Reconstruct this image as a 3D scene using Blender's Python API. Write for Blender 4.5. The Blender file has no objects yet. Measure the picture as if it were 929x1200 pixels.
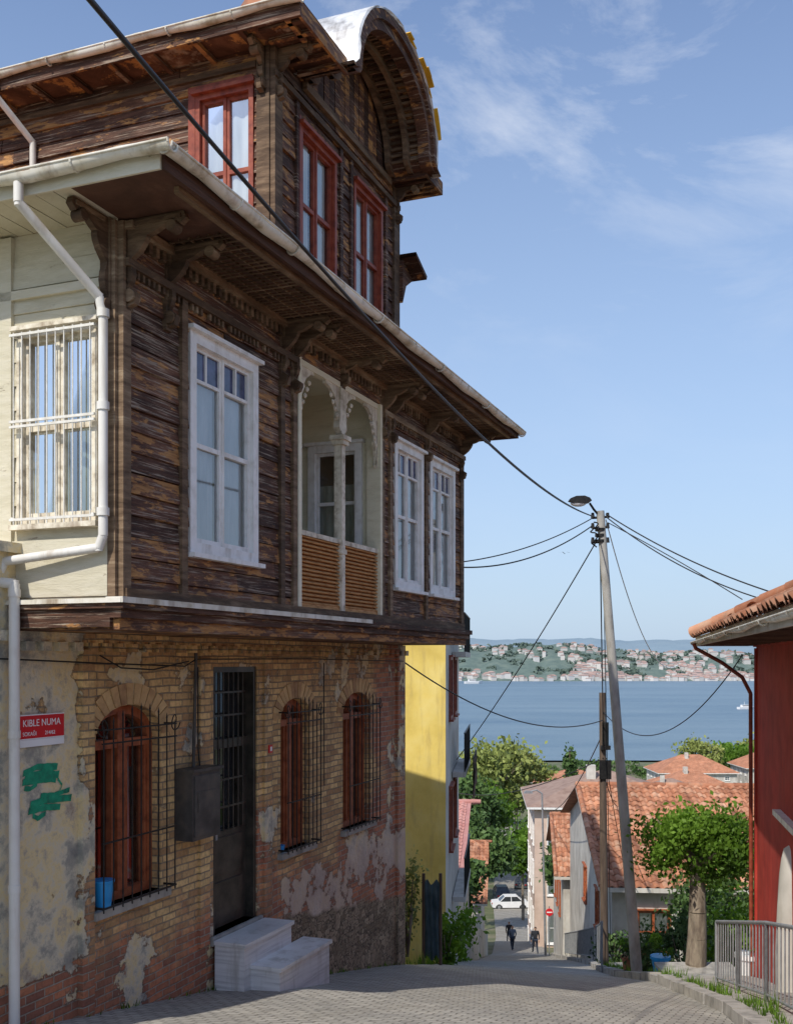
import bpy, math, random
from mathutils import Vector, noise, Matrix
R = random.Random(7)
S = bpy.context.scene
COL = S.collection

# ------------------------------------------------------------------ shader helpers
class G:
    def __init__(s, name):
        s.m = bpy.data.materials.new(name); s.m.use_nodes = True
        s.nt = s.m.node_tree; s.b = s.nt.nodes['Principled BSDF']; s.out = s.nt.nodes['Material Output']
    def put(s, sock, v):
        if v is None: return
        if isinstance(v, bpy.types.NodeSocket): s.nt.links.new(v, sock)
        else:
            if isinstance(v, tuple) and len(v) == 3 and sock.type == 'RGBA': v = v + (1,)
            sock.default_value = v
    def n(s, t, ins={}, **props):
        nd = s.nt.nodes.new(t)
        for k, v in props.items(): setattr(nd, k, v)
        for k, v in ins.items(): s.put(nd.inputs[k], v)
        return nd
    def math(s, op, a, b=None, clamp=False):
        nd = s.n('ShaderNodeMath', {0: a}, operation=op, use_clamp=clamp)
        if b is not None: s.put(nd.inputs[1], b)
        return nd.outputs[0]
    def mix(s, f, a, b, mode='MIX'):
        nd = s.n('ShaderNodeMix', {0: f, 6: a, 7: b}, data_type='RGBA', blend_type=mode)
        return nd.outputs[2]
    def mapr(s, v, a, b, c=0., d=1.):
        return s.n('ShaderNodeMapRange', {0: v, 1: a, 2: b, 3: c, 4: d}).outputs[0]
    def ramp(s, f, stops):
        nd = s.n('ShaderNodeValToRGB', {0: f}); cr = nd.color_ramp
        while len(cr.elements) < len(stops): cr.elements.new(0.5)
        for e, (p, c) in zip(cr.elements, stops): e.position = p; e.color = tuple(c) + (1,)
        return nd.outputs[0]
    def obj(s): return s.n('ShaderNodeTexCoord').outputs['Object']
    def scale(s, v, sc, rot=(0, 0, 0)):
        return s.n('ShaderNodeMapping', {0: v, 'Scale': sc, 'Rotation': rot}).outputs[0]
    def noise(s, v, sc, det=4., rough=.6, dist=0.):
        return s.n('ShaderNodeTexNoise', {'Vector': v, 'Scale': sc, 'Detail': det, 'Roughness': rough, 'Distortion': dist}).outputs[0]
    def tint(s): return s.n('ShaderNodeAttribute', attribute_name='tint').outputs['Fac']
    def bump(s, h, st=.3, dist=.01):
        s.put(s.b.inputs['Normal'], s.n('ShaderNodeBump', {'Height': h, 'Strength': st, 'Distance': dist}).outputs[0])

def simple(name, cols, scale=5., stretch=(1, 1, 1), rough=.75, bump=.3, dist=.01, tint=0., metal=0., spec=.35, big=.0, stain=None):
    g = G(name); v = g.scale(g.obj(), stretch); nz = g.noise(v, scale)
    f = g.mapr(nz, .3, .7)
    if tint: f = g.math('ADD', g.math('MULTIPLY', f, 1 - tint), g.math('MULTIPLY', g.tint(), tint))
    k = len(cols); c = g.ramp(f, [(i / (k - 1), cols[i]) for i in range(k)])
    if big:
        bn = g.mapr(g.noise(g.obj(), .9, 3.), .35, .7, 1 - big, 1.)
        c = g.mix(1., c, g.n('ShaderNodeCombineColor', {0: bn, 1: bn, 2: bn}).outputs[0], 'MULTIPLY')
    if stain:
        sn = g.noise(g.scale(g.obj(), (2.2, 2.2, .35)), 2.4, 5., .65)
        c = g.mix(g.mapr(sn, .52, .7, 0., .7), c, stain)
    g.put(g.b.inputs['Base Color'], c); g.b.inputs['Roughness'].default_value = rough
    g.b.inputs['Metallic'].default_value = metal; g.b.inputs['Specular IOR Level'].default_value = spec
    if bump: g.bump(nz, bump, dist)
    return g.m

def wood(name, stops, orange=0.0, grain=14., peel=None, silver=None):
    g = G(name); o = g.obj()
    v = g.scale(o, (1.2, 1.2, grain)); n1 = g.noise(v, 1.8, 6., .7, .4)
    n2 = g.noise(o, 1.1, 3.); n3 = g.noise(g.scale(o, (1., 1., 4.)), 3.2, 5., .7)
    f = g.math('ADD', g.math('MULTIPLY', g.mapr(n1, .32, .68), .5), g.math('MULTIPLY', g.tint(), .34))
    f = g.math('ADD', f, g.math('MULTIPLY', g.mapr(n2, .35, .7), .22), True)
    c = g.ramp(f, stops)
    if silver:
        n4 = g.noise(g.scale(o, (.7, .7, 26.)), 2.3, 5., .75)
        c = g.mix(g.mapr(g.math('ADD', n4, g.math('MULTIPLY', n2, .25)), silver, silver + .08, 0., .8), c, (.36, .29, .22))
    if orange:
        m = g.mapr(g.math('ADD', n3, g.math('MULTIPLY', g.tint(), .16)), orange, orange + .05, 0., .85)
        c = g.mix(m, c, g.ramp(n1, [(.3, (.16, .06, .02)), (.7, (.6, .32, .11))]))
    if peel:
        m = g.mapr(n3, peel, peel + .04, 0., .85); c = g.mix(m, c, (.22, .17, .12))
    g.put(g.b.inputs['Base Color'], c); g.b.inputs['Roughness'].default_value = .75
    g.b.inputs['Specular IOR Level'].default_value = .3
    g.bump(g.math('ADD', n1, n3), .6, .012)
    return g.m

WOOD = wood('weathered_dark_wood', [(.0, (.018, .009, .006)), (.35, (.045, .02, .012)), (.65, (.12, .052, .03)), (1., (.3, .155, .09))], .64, silver=.65)
WOODU = wood('weathered_upper_wood', [(.0, (.016, .008, .005)), (.35, (.045, .02, .012)), (.65, (.11, .05, .03)), (1., (.27, .145, .085))], .645, silver=.68)
WOODT = wood('weathered_trim_wood', [(.0, (.028, .017, .011)), (.4, (.09, .055, .032)), (.7, (.21, .14, .085)), (1., (.42, .33, .22))], 0, 8.)
WOODR = wood('reddish_soffit_wood', [(.0, (.03, .014, .009)), (.5, (.09, .042, .027)), (1., (.2, .11, .07))])
CREAM = wood('cream_painted_boards', [(0., (.4, .36, .25)), (.5, (.54, .5, .38)), (1., (.64, .6, .5))], 0, 6., .64)
CREAMI = wood('cream_interior_boards', [(0., (.56, .5, .35)), (.5, (.72, .67, .5)), (1., (.78, .74, .6))], 0, 6., .68)
WHITE = simple('white_painted_wood', [(.66, .64, .6), (.78, .77, .74), (.82, .81, .79)], 9, rough=.5, bump=.15, stain=(.42, .38, .31))
LACE = simple('old_white_carving', [(.34, .28, .2), (.64, .58, .46), (.76, .71, .6)], 12, stain=(.25, .18, .12))
REDW = simple('oxblood_frame', [(.14, .028, .015), (.24, .05, .025), (.3, .08, .04)], 10, rough=.5)
BROWNW = simple('red_brown_frame', [(.17, .045, .02), (.33, .09, .035), (.4, .13, .055)], 10, rough=.5)
LOUV = simple('orange_brown_louvres', [(.3, .13, .045), (.55, .29, .11), (.62, .36, .16)], 8, (1, 1, 6))
GUT = simple('old_cream_gutter', [(.34, .29, .2), (.6, .56, .46), (.68, .65, .57), (.7, .68, .62)], 4, rough=.45, stain=(.22, .15, .09))
PIPE = simple('white_drainpipe', [(.6, .57, .52), (.68, .66, .61), (.7, .69, .65)], 3, rough=.4, bump=.05, stain=(.42, .36, .28))
IRON = simple('black_iron', [(.012, .012, .012), (.03, .028, .026)], 20, rough=.5, metal=.3)
IRONW = simple('white_iron', [(.55, .52, .45), (.72, .71, .67)], 20, rough=.5)
DOORM = simple('dark_door_metal', [(.02, .018, .015), (.045, .04, .032), (.08, .065, .05)], 6, rough=.4)
MARB = simple('grey_veined_marble', [(.46, .46, .46), (.66, .66, .65), (.74, .74, .73)], 3, (.5, .5, 11), rough=.4, bump=.08, stain=(.36, .34, .3))
CURT = simple('white_curtain', [(.5, .52, .52), (.74, .75, .74)], 2.5, (3, 3, .6), rough=.9, bump=0)
CURTG = simple('grey_lace_curtain', [(.12, .14, .11), (.34, .37, .31)], 9, (1, 1, .3), rough=.9, bump=0)
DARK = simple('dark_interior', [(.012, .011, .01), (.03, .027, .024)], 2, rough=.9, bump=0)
LEAD = simple('pale_sheet_metal', [(.3, .3, .3), (.6, .61, .62), (.78, .78, .78)], 4, rough=.45, metal=.2, stain=(.15, .13, .11))
YEL = simple('yellow_sheet', [(.5, .26, .02), (.75, .45, .03)], 5)
TILE = simple('terracotta_tiles', [(.18, .08, .05), (.42, .17, .09), (.56, .26, .15), (.6, .4, .28)], 3, tint=.65, bump=.3, rough=.85, big=.35, stain=(.3, .2, .14))
TILEB = simple('brown_roof_tiles', [(.16, .1, .075), (.28, .19, .15), (.34, .25, .2)], 2, tint=.4, rough=.85)
REDWALL = simple('red_painted_render', [(.34, .025, .016), (.46, .04, .025), (.5, .06, .04)], 2.5, rough=.8, bump=.3, big=.25, stain=(.2, .03, .02))
YWALL = simple('yellow_render', [(.7, .52, .12), (.8, .62, .17), (.82, .67, .24)], 1.6, rough=.85, bump=.15, big=.15, stain=(.5, .37, .13))
WWALL = simple('offwhite_render', [(.46, .43, .38), (.62, .59, .53), (.7, .67, .61)], 1.2, rough=.85, bump=.2, big=.25, stain=(.36, .31, .25))
PWALL = simple('pink_render', [(.55, .4, .31), (.62, .47, .38), (.66, .52, .42)], .8, rough=.85, bump=.1, big=.15)
CONC = simple('grey_concrete', [(.2, .19, .17), (.34, .33, .3), (.42, .41, .38)], 5, (1, 1, .4), bump=.25)
CONCD = simple('kerb_stone', [(.22, .21, .19), (.36, .34, .31), (.44, .42, .38)], 5)
POLEW = simple('old_pole_wood', [(.06, .04, .03), (.15, .11, .08)], 6, (3, 3, .3))
BARK = simple('tree_bark', [(.08, .06, .045), (.2, .16, .12), (.32, .27, .2)], 9, (1, 1, .3), bump=.8, dist=.03)
BLACK = simple('black_cable', [(.01, .01, .01), (.02, .02, .02)], 5, rough=.5, bump=0)
GREY = simple('galvanised_grey', [(.22, .23, .24), (.36, .37, .38)], 9, rough=.5, metal=.4)
REDP = simple('sign_red', [(.56, .015, .025), (.62, .025, .03)], 3, rough=.35, bump=0)
WP = simple('sign_white', [(.78, .78, .78), (.84, .84, .84)], 3, rough=.35, bump=0)
GRNP = simple('green_paint', [(.01, .13, .08), (.005, .26, .14), (.02, .36, .2)], 14, rough=.6)
BLUEP = simple('blue_plastic', [(.02, .25, .6), (.03, .33, .7)], 3, rough=.35, bump=0)
TARP = simple('blue_grey_tarp', [(.03, .06, .07), (.08, .13, .15)], 4, rough=.7)
LEADG = simple('tin_box_grey', [(.03, .03, .028), (.07, .065, .06), (.12, .1, .08)], 4, rough=.5)

def leafmat(name, cols, trans=True):
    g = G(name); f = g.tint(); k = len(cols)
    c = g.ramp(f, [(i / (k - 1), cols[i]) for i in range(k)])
    g.put(g.b.inputs['Base Color'], c); g.b.inputs['Roughness'].default_value = .6
    g.b.inputs['Specular IOR Level'].default_value = .25
    if not trans: return g.m
    tr = g.n('ShaderNodeBsdfTranslucent', {0: g.mix(1., c, (1.4, 1.5, .6), 'MULTIPLY')}).outputs[0]
    ms = g.n('ShaderNodeMixShader', {0: .35, 1: g.b.outputs[0], 2: tr}).outputs[0]
    g.nt.links.new(ms, g.out.inputs[0]); return g.m
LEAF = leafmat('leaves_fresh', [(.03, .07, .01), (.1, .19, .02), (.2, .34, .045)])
LEAFD = leafmat('leaves_deep', [(.02, .045, .014), (.055, .105, .028), (.11, .18, .05)], False)
LEAFY = leafmat('leaves_spring', [(.09, .12, .03), (.2, .24, .06), (.32, .36, .11)], False)

gl = G('window_glass')
lw = gl.n('ShaderNodeLayerWeight', {0: .35}).outputs['Fresnel']
fac = gl.math('ADD', gl.math('MULTIPLY', lw, .7), .14, True)
ms = gl.n('ShaderNodeMixShader', {0: fac, 1: gl.n('ShaderNodeBsdfTransparent', {0: (.86, .9, .9)}).outputs[0],
        2: gl.n('ShaderNodeBsdfGlossy', {0: (.9, .93, .95), 'Roughness': .04}).outputs[0]}).outputs[0]
gl.nt.links.new(ms, gl.out.inputs[0]); GLASS = gl.m
STAIN = simple('coloured_glass', [(.02, .03, .07), (.09, .1, .22)], 8, rough=.15, bump=0, spec=.6)
DGLASS = simple('dark_glass', [(.015, .018, .02), (.04, .045, .05)], 2, rough=.08, bump=0, spec=.7)

def brickmat():
    g = G('old_brick_wall'); o = g.obj(); sp = g.n('ShaderNodeSeparateXYZ', {0: o})
    x, y, z = sp.outputs
    wob = g.noise(o, 1.4, 2.)
    uv = g.n('ShaderNodeCombineXYZ', {0: g.math('ADD', x, y), 1: g.math('ADD', z, g.math('MULTIPLY', wob, .05)), 2: 0.}).outputs[0]
    def bk(c1, c2, m):
        return g.n('ShaderNodeTexBrick', {'Vector': uv, 'Color1': c1, 'Color2': c2, 'Mortar': m, 'Scale': 1., 'Mortar Size': .0085,
              'Mortar Smooth': .4, 'Bias': 0., 'Brick Width': .225, 'Row Height': .072})
    A = bk((.84, .58, .26), (.44, .26, .12), (.32, .25, .16)); B = bk((.6, .23, .11), (.3, .12, .075), (.42, .34, .26))
    n1 = g.noise(o, .8, 4.); n2 = g.noise(o, 1.5, 7., .64); n3 = g.noise(o, 22., 4.)
    low = g.mapr(z, -1.7, -2.9); right = g.mapr(x, 6.6, 7.9)
    red = g.mapr(g.math('ADD', g.math('ADD', n1, g.math('MULTIPLY', low, .26)), g.math('MULTIPLY', right, .26)), .58, .74)
    c = g.mix(red, A.outputs[0], B.outputs[0])
    c = g.mix(g.mapr(n3, .42, .68, 0., .6), c, g.mix(.6, c, (.12, .07, .04)))
    c = g.mix(g.mapr(g.noise(g.scale(o, (1, 1, .3)), 2.1, 5.), .52, .68, .0, .55), c, (.22, .14, .08))
    left = g.mapr(x, .62, .82, 1., 0.)
    low2 = g.math('MULTIPLY', g.mapr(z, -2.3, -2.7), g.mapr(x, 3.8, 4.6))
    lowcut = g.mapr(z, -2.7, -2.4)
    leftm = g.math('MULTIPLY', g.math('MULTIPLY', left, .22), lowcut)
    ps = g.math('ADD', g.math('ADD', n2, leftm), g.math('MULTIPLY', low2, .11))
    pm = g.mapr(ps, .575, .59)
    pc = g.ramp(g.noise(o, 2.3, 7., .72), [(.28, (.2, .2, .19)), (.42, (.36, .34, .28)), (.49, (.62, .55, .41)), (.56, (.7, .56, .3)), (.62, (.48, .41, .31)), (.7, (.28, .2, .14))])
    pc = g.mix(g.math('MULTIPLY', low2, .75), pc, g.ramp(n2, [(.3, (.36, .21, .15)), (.7, (.6, .5, .42))]))
    c = g.mix(g.mapr(ps, .55, .575, 0., .6), c, (.14, .1, .07))
    c = g.mix(pm, c, pc)
    st = g.mapr(g.math('ADD', g.math('ADD', z, g.math('MULTIPLY', x, .15)), g.math('MULTIPLY', n2, .3)), -2.2, -2.26)
    stm = g.math('MULTIPLY', st, g.mapr(g.math('ADD', x, n2), 4.9, 5.1))
    vv = g.scale(o, (1, 1, 1.7)); wv = g.n('ShaderNodeVectorMath', {0: vv, 1: g.n('ShaderNodeTexNoise', {'Vector': o, 'Scale': 5.}).outputs[1]}, operation='ADD').outputs[0]
    vor = g.n('ShaderNodeTexVoronoi', {'Vector': wv, 'Scale': 4.4}, feature='DISTANCE_TO_EDGE').outputs[0]
    vc = g.n('ShaderNodeTexVoronoi', {'Vector': wv, 'Scale': 4.4}).outputs['Color']
    stone = g.mix(.55, g.ramp(n3, [(.3, (.2, .14, .08)), (.7, (.46, .37, .24))]), g.ramp(vc, [(.2, (.12, .085, .05)), (.8, (.46, .37, .25))]))
    sc = g.mix(g.mapr(vor, .02, .09), (.1, .075, .05), stone)
    c = g.mix(stm, c, sc)
    g.put(g.b.inputs['Base Color'], c); g.b.inputs['Roughness'].default_value = .9
    hb = g.math('MULTIPLY', g.math('SUBTRACT', 1., A.outputs[1]), g.math('SUBTRACT', 1., pm))
    g.bump(g.math('ADD', g.math('ADD', hb, g.math('MULTIPLY', n3, .8)), g.math('MULTIPLY', pm, 1.3)), 1., .014)
    return g.m
BRICK = brickmat()
BRK1 = simple('arch_bricks', [(.28, .15, .08), (.56, .36, .17), (.74, .52, .25)], 9, tint=.6, bump=.5)

def roadmat():
    g = G('stone_sett_paving'); o = g.obj()
    v = g.scale(o, (1, 1, 1), (0, 0, math.radians(22)))
    b = g.n('ShaderNodeTexBrick', {'Vector': v, 'Color1': (.44, .41, .36), 'Color2': (.29, .27, .24), 'Mortar': (.13, .12, .1), 'Scale': 1.,
            'Mortar Size': .008, 'Mortar Smooth': .3, 'Bias': 0., 'Brick Width': .16, 'Row Height': .085})
    n1 = g.noise(o, .55, 5.); n2 = g.noise(o, 9., 5.)
    w = g.n('ShaderNodeTexWave', {'Vector': g.scale(o, (1, 1, 1), (0, 0, math.radians(-35))), 'Scale': .22, 'Distortion': 5., 'Detail': 2., 'Detail Scale': 1.}).outputs[0]
    c = g.mix(g.mapr(w, .5, .6, 0., .4), b.outputs[0], (.2, .19, .175))
    c = g.mix(g.mapr(n1, .45, .6, 0., .5), c, (.26, .235, .19))
    c = g.mix(g.mapr(n2, .4, .7, 0., .5), c, (.5, .47, .4))
    c = g.mix(g.math('MULTIPLY', b.outputs[1], .5), c, (.1, .09, .07))
    g.put(g.b.inputs['Base Color'], c); g.b.inputs['Roughness'].default_value = .8
    g.bump(g.math('ADD', g.math('SUBTRACT', 1., b.outputs[1]), g.math('MULTIPLY', n2, .9)), 1., .018)
    return g.m
ROAD = roadmat()
GROUND = simple('earth_and_grass', [(.06, .085, .03), (.12, .13, .06), (.24, .2, .14)], .35, bump=.4, dist=.05)

# ------------------------------------------------------------------ mesh helper
class MB:
    def __init__(s): s.v = []; s.f = []; s.mi = []; s.t = []; s.sm = []
    def add(s, vs, fs, mi=0, tint=None, smooth=False):
        k = len(s.v); t = R.random() if tint is None else tint
        s.v += [tuple(v) for v in vs]; s.t += [t] * len(vs)
        for f in fs: s.f.append([i + k for i in f]); s.mi.append(mi); s.sm.append(smooth)
    def box(s, a0, a1, b0, b1, c0, c1, mi=0, P=None, tint=None):
        vs = [(a, b, c) for a in (a0, a1) for b in (b0, b1) for c in (c0, c1)]
        if P: vs = [P(*v) for v in vs]
        s.add(vs, [(0, 1, 3, 2), (4, 6, 7, 5), (0, 4, 5, 1), (2, 3, 7, 6), (0, 2, 6, 4), (1, 5, 7, 3)], mi, tint)
    def prism(s, prof, h0, h1, F, mi=0, tint=None):
        n = len(prof); vs = [F(p, h0) for p in prof] + [F(p, h1) for p in prof]
        fs = [tuple(range(n)), tuple(range(2 * n - 1, n - 1, -1))] + [(i, (i + 1) % n, n + (i + 1) % n, n + i) for i in range(n)]
        s.add(vs, fs, mi, tint)
    def cyl(s, p0, p1, r0, r1=None, n=10, mi=0, tint=None, smooth=True):
        r1 = r0 if r1 is None else r1
        p0 = Vector(p0); p1 = Vector(p1); d = (p1 - p0).normalized()
        a = d.orthogonal().normalized(); b = d.cross(a)
        vs = []
        for p, r in ((p0, r0), (p1, r1)):
            for i in range(n):
                q = 2 * math.pi * i / n; vs.append(p + (a * math.cos(q) + b * math.sin(q)) * r)
        k = [(i, (i + 1) % n, n + (i + 1) % n, n + i) for i in range(n)]
        t = R.random() if tint is None else tint
        s.add(vs, k, mi, t, smooth); s.add(vs[:n], [tuple(range(n))], mi, t); s.add(vs[n:], [tuple(range(n))], mi, t)
    def tube(s, pts, r, n=8, mi=0):
        for a, b in zip(pts[:-1], pts[1:]): s.cyl(a, b, r, r, n, mi, .5)
        for a in pts[1:-1]:
            a = Vector(a); s.cyl(a - Vector((0, 0, r * .7)), a + Vector((0, 0, r * .7)), r * .85, r * .85, n, mi, .5)
    def build(s, name, mats, parent=None, loc=None):
        me = bpy.data.meshes.new(name); me.from_pydata(s.v, [], s.f)
        for m in (mats if isinstance(mats, (list, tuple)) else [mats]): me.materials.append(m)
        me.polygons.foreach_set('material_index', s.mi); me.polygons.foreach_set('use_smooth', s.sm)
        at = me.attributes.new('tint', 'FLOAT', 'POINT'); at.data.foreach_set('value', s.t)
        me.update(); ob = bpy.data.objects.new(name, me); COL.objects.link(ob)
        if parent: ob.parent = parent
        if loc: ob.location = loc
        return ob
def empty(name, loc=(0, 0, 0), rz=0.):
    e = bpy.data.objects.new(name, None); COL.objects.link(e); e.location = loc; e.rotation_euler = (0, 0, rz); e.empty_display_size = .3
    return e
def wire(name, pts, r, m, parent=None):
    cu = bpy.data.curves.new(name, 'CURVE'); cu.dimensions = '3D'; cu.bevel_depth = r; cu.bevel_resolution = 2
    sp = cu.splines.new('POLY'); sp.points.add(len(pts) - 1)
    for p, q in zip(sp.points, pts): p.co = (q[0], q[1], q[2], 1)
    cu.materials.append(m); ob = bpy.data.objects.new(name, cu); COL.objects.link(ob)
    if parent: ob.parent = parent
    return ob
def sag(a, b, s, n=28):
    a = Vector(a); b = Vector(b)
    return [a.lerp(b, i / n) - Vector((0, 0, 4 * s * (i / n) * (1 - i / n))) for i in range(n + 1)]

# ------------------------------------------------------------------ terrain
PR = [(-30, 1.), (-10, -.5), (0, -1.6), (5, -2.3), (8.9, -3.04), (11, -3.45), (16.2, -4.67), (18.3, -5.25), (30, -8.5), (40, -11.4), (67, -18.7), (95, -25),
      (119, -28.1), (150, -29.6), (300, -30.6), (335, -31.3), (345, -34), (1700, -36), (6000, -40)]
def g0(y):
    for (a, za), (b, zb) in zip(PR[:-1], PR[1:]):
        if y <= b:
            t = max(0, (y - a) / (b - a)); return za + (zb - za) * t
    return PR[-1][1]
def gr(x, y):
    k = max(0., min(1., (40 - y) / 20)); return g0(y) - .07 * max(0, min(5, x)) * k
ys = [-30 + i * 2 for i in range(15)] + [i * 1. for i in range(0, 60)] + [60 + 5 * i for i in range(24)] + [180 + 20 * i for i in range(10)] + [400, 700, 1200, 1700, 3000, 6000]
xs = [-3000, -1000, -400, -150, -80, -40] + [-30 + 2.5 * i for i in range(33)] + [60, 80, 120, 200, 400, 1000, 3000]
mb = MB(); vs = []; fs = []
for y in ys:
    for x in xs:
        nz = 0 if y > 400 else .04 * noise.noise(Vector((x * .5, y * .5, 0)))
        vs.append((x, y, gr(x, y) - .07 + nz))
W = len(xs)
for j in range(len(ys) - 1):
    for i in range(W - 1): fs.append((j * W + i, j * W + i + 1, (j + 1) * W + i + 1, (j + 1) * W + i))
mb.add(vs, fs, 0, .5, True); mb.build('ground', GROUND)

RD = [(-20, -14, -4.5), (0, -6.2, 1.6), (5, -4.3, 2.3), (8.9, -2.75, 3.1), (12, -1.55, 3.55), (16.2, .12, 3.95), (18.3, .6, 3.95), (24, 1.25, 4.6), (30, 2.0, 5.5), (50, 4.2, 7.6), (67, 6.1, 9.7), (95, 9., 12.6), (119, 11., 16.2), (150, 14, 19), (200, 20, 25)]
def rd(y):
    for a, b in zip(RD[:-1], RD[1:]):
        if y <= b[0]:
            t = max(0, (y - a[0]) / (b[0] - a[0])); return a[1] + (b[1] - a[1]) * t, a[2] + (b[2] - a[2]) * t
    return RD[-1][1:]
ry = [-20 + i * .5 for i in range(0, 160)] + [60 + i * 2.5 for i in range(56)]
mb = MB(); vs = []; fs = []; K = 10
for y in ry:
    l, r = rd(y)
    for k in range(K + 1):
        x = l - .3 + (r - l + .3) * k / K if y < 17 else l + (r - l) * k / K
        vs.append((x, y, gr(x, y) + .018 * noise.noise(Vector((x * .8, y * .8, 3)))))
for j in range(len(ry) - 1):
    for i in range(K): fs.append((j * (K + 1) + i, j * (K + 1) + i + 1, (j + 1) * (K + 1) + i + 1, (j + 1) * (K + 1) + i))
mb.add(vs, fs, 0, .5, True); mb.build('street_road', ROAD)
mb = MB()
y = 2.
while y < 60:
    l, r = rd(y); l2, r2 = rd(y + .58); jx = R.uniform(-.015, .015); jz = R.uniform(-.015, .015)
    z0 = gr(r, y) + jz; z1 = gr(r2, y + .58) + jz; r += jx; r2 += jx
    vs = [(r, y, z0 - .1), (r + .18, y, z0 - .1), (r + .18, y, z0 + .12), (r, y, z0 + .12), (r2, y + .58, z1 - .1), (r2 + .18, y + .58, z1 - .1), (r2 + .18, y + .58, z1 + .12), (r2, y + .58, z1 + .12)]
    mb.add(vs, [(0, 1, 2, 3), (7, 6, 5, 4), (0, 3, 7, 4), (1, 5, 6, 2), (3, 2, 6, 7)], 0); y += .6
mb.build('kerb', CONCD)
mb = MB(); vs = []; fs = []; yy = [2 + .6 * i for i in range(60)]
for y in yy:
    l, r = rd(y)
    for k in range(3):
        x = r + .18 + 1.3 * k / 2; vs.append((x, y, gr(r, y) + .09))
for j in range(len(yy) - 1):
    for i in range(2): fs.append((j * 3 + i, j * 3 + i + 1, j * 3 + i + 4, j * 3 + i + 3))
mb.add(vs, fs, 0, .5); mb.build('pavement', CONCD)

# sea
g = G('sea_water'); o = g.obj()
nz = g.noise(g.scale(o, (.5, 1.2, 1)), .35, 6., .65); nb = g.noise(g.scale(o, (.25, 1., 1)), .02, 6., .65)
c = g.ramp(nb, [(.35, (.085, .15, .21)), (.65, (.15, .22, .27))]); g.put(g.b.inputs['Base Color'], c)
g.b.inputs['Roughness'].default_value = .35; g.b.inputs['Specular IOR Level'].default_value = .4
g.bump(nz, 1., 1.3); SEA = g.m
mb = MB(); mb.add([(-3000, 338, -32), (4000, 338, -32), (4000, 6500, -32), (-3000, 6500, -32)], [(0, 1, 2, 3)], 0, .5); mb.build('sea', SEA)

# far hills: bluish distance haze is blended into their base colours
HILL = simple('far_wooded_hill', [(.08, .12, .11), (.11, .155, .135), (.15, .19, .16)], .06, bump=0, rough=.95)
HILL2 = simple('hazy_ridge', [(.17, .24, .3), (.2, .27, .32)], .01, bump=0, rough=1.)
def h1(x, d):
    e = 27 + 20 * noise.noise(Vector((x * .0022, 1.3, 0))) + 9 * noise.noise(Vector((x * .009, 4, 0))) + 14 * math.exp(-((x - 560) / 190.) ** 2)
    e += 14 * math.exp(-((x - 310) / 90.) ** 2) + 8 * math.exp(-((x - 130) / 70.) ** 2)
    return -33 + (e + 14) * (math.sin(min(1, d / 350.) * math.pi / 2) ** 1.1)
def hill(name, hf, y0, x0, x1, nx, ds, m, rough):
    mb = MB(); vs = []; fs = []
    for j, d in enumerate(ds):
        for i in range(nx + 1):
            x = x0 + (x1 - x0) * i / nx
            vs.append((x, y0 + d + 25 * noise.noise(Vector((x * .006, 0, 0))), hf(x, d) + (rough * noise.noise(Vector((x * .05, d * .05, 0))) if d > 0 else 0)))
    for j in range(len(ds) - 1):
        for i in range(nx): fs.append((j * (nx + 1) + i, j * (nx + 1) + i + 1, (j + 1) * (nx + 1) + i + 1, (j + 1) * (nx + 1) + i))
    mb.add(vs, fs, 0, .5, True); return mb.build(name, m)
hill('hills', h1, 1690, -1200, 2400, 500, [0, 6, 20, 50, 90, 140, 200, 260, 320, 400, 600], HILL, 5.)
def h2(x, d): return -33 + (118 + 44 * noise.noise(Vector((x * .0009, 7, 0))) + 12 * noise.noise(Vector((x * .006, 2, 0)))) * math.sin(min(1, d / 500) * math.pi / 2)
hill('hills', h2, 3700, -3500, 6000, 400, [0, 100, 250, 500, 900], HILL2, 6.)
TW = simple('town_walls', [(.34, .34, .33), (.48, .47, .45), (.58, .57, .56), (.55, .51, .46)], .02, tint=.9, bump=0)  # town wall and roof colours are muted to paint in distance haze
TR = simple('town_roofs', [(.27, .2, .18), (.36, .24, .2), (.4, .3, .27)], .02, tint=.9, bump=0)
mb = MB()
def hut(mb, x, y, z, w, d, h, wi, ri, rh=.25, ang=0.):
    ca, sa = math.cos(ang), math.sin(ang)
    F = lambda a, b, c: (x + a * ca - b * sa, y + a * sa + b * ca, z + c)
    mb.box(-w / 2, w / 2, -d / 2, d / 2, -3, h, wi, F)
    o = .05 * w; t = R.random(); r = min(w, d) * rh
    vs = [F(-w / 2 - o, -d / 2 - o, h), F(w / 2 + o, -d / 2 - o, h), F(w / 2 + o, d / 2 + o, h), F(-w / 2 - o, d / 2 + o, h), F(-w * .22, 0, h + r), F(w * .22, 0, h + r)]
    mb.add(vs, [(0, 1, 5, 4), (2, 3, 4, 5), (1, 2, 5), (3, 0, 4), (3, 2, 1, 0)], ri, t)
ht = MB()
for i in range(3000):
    x = R.uniform(-300, 1300); d = R.uniform(4, 330) if R.random() < .75 else R.uniform(2, 40)
    if noise.noise(Vector((x * .011, d * .016, 9))) < (-.1 if x > 300 else .12) and d > 14: continue
    if x < 300 and R.random() > .5: continue
    if d > 150 and R.random() < .5: continue
    w = R.uniform(6, 12); hut(mb, x, 1690 + d + 25 * noise.noise(Vector((x * .006, 0, 0))), h1(x, d) - 1, w, R.uniform(6, 10), R.uniform(4.5, 9), 0, 1, ang=R.uniform(-.4, .4))
mb.build('waterfront_town', [TW, TR])
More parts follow.
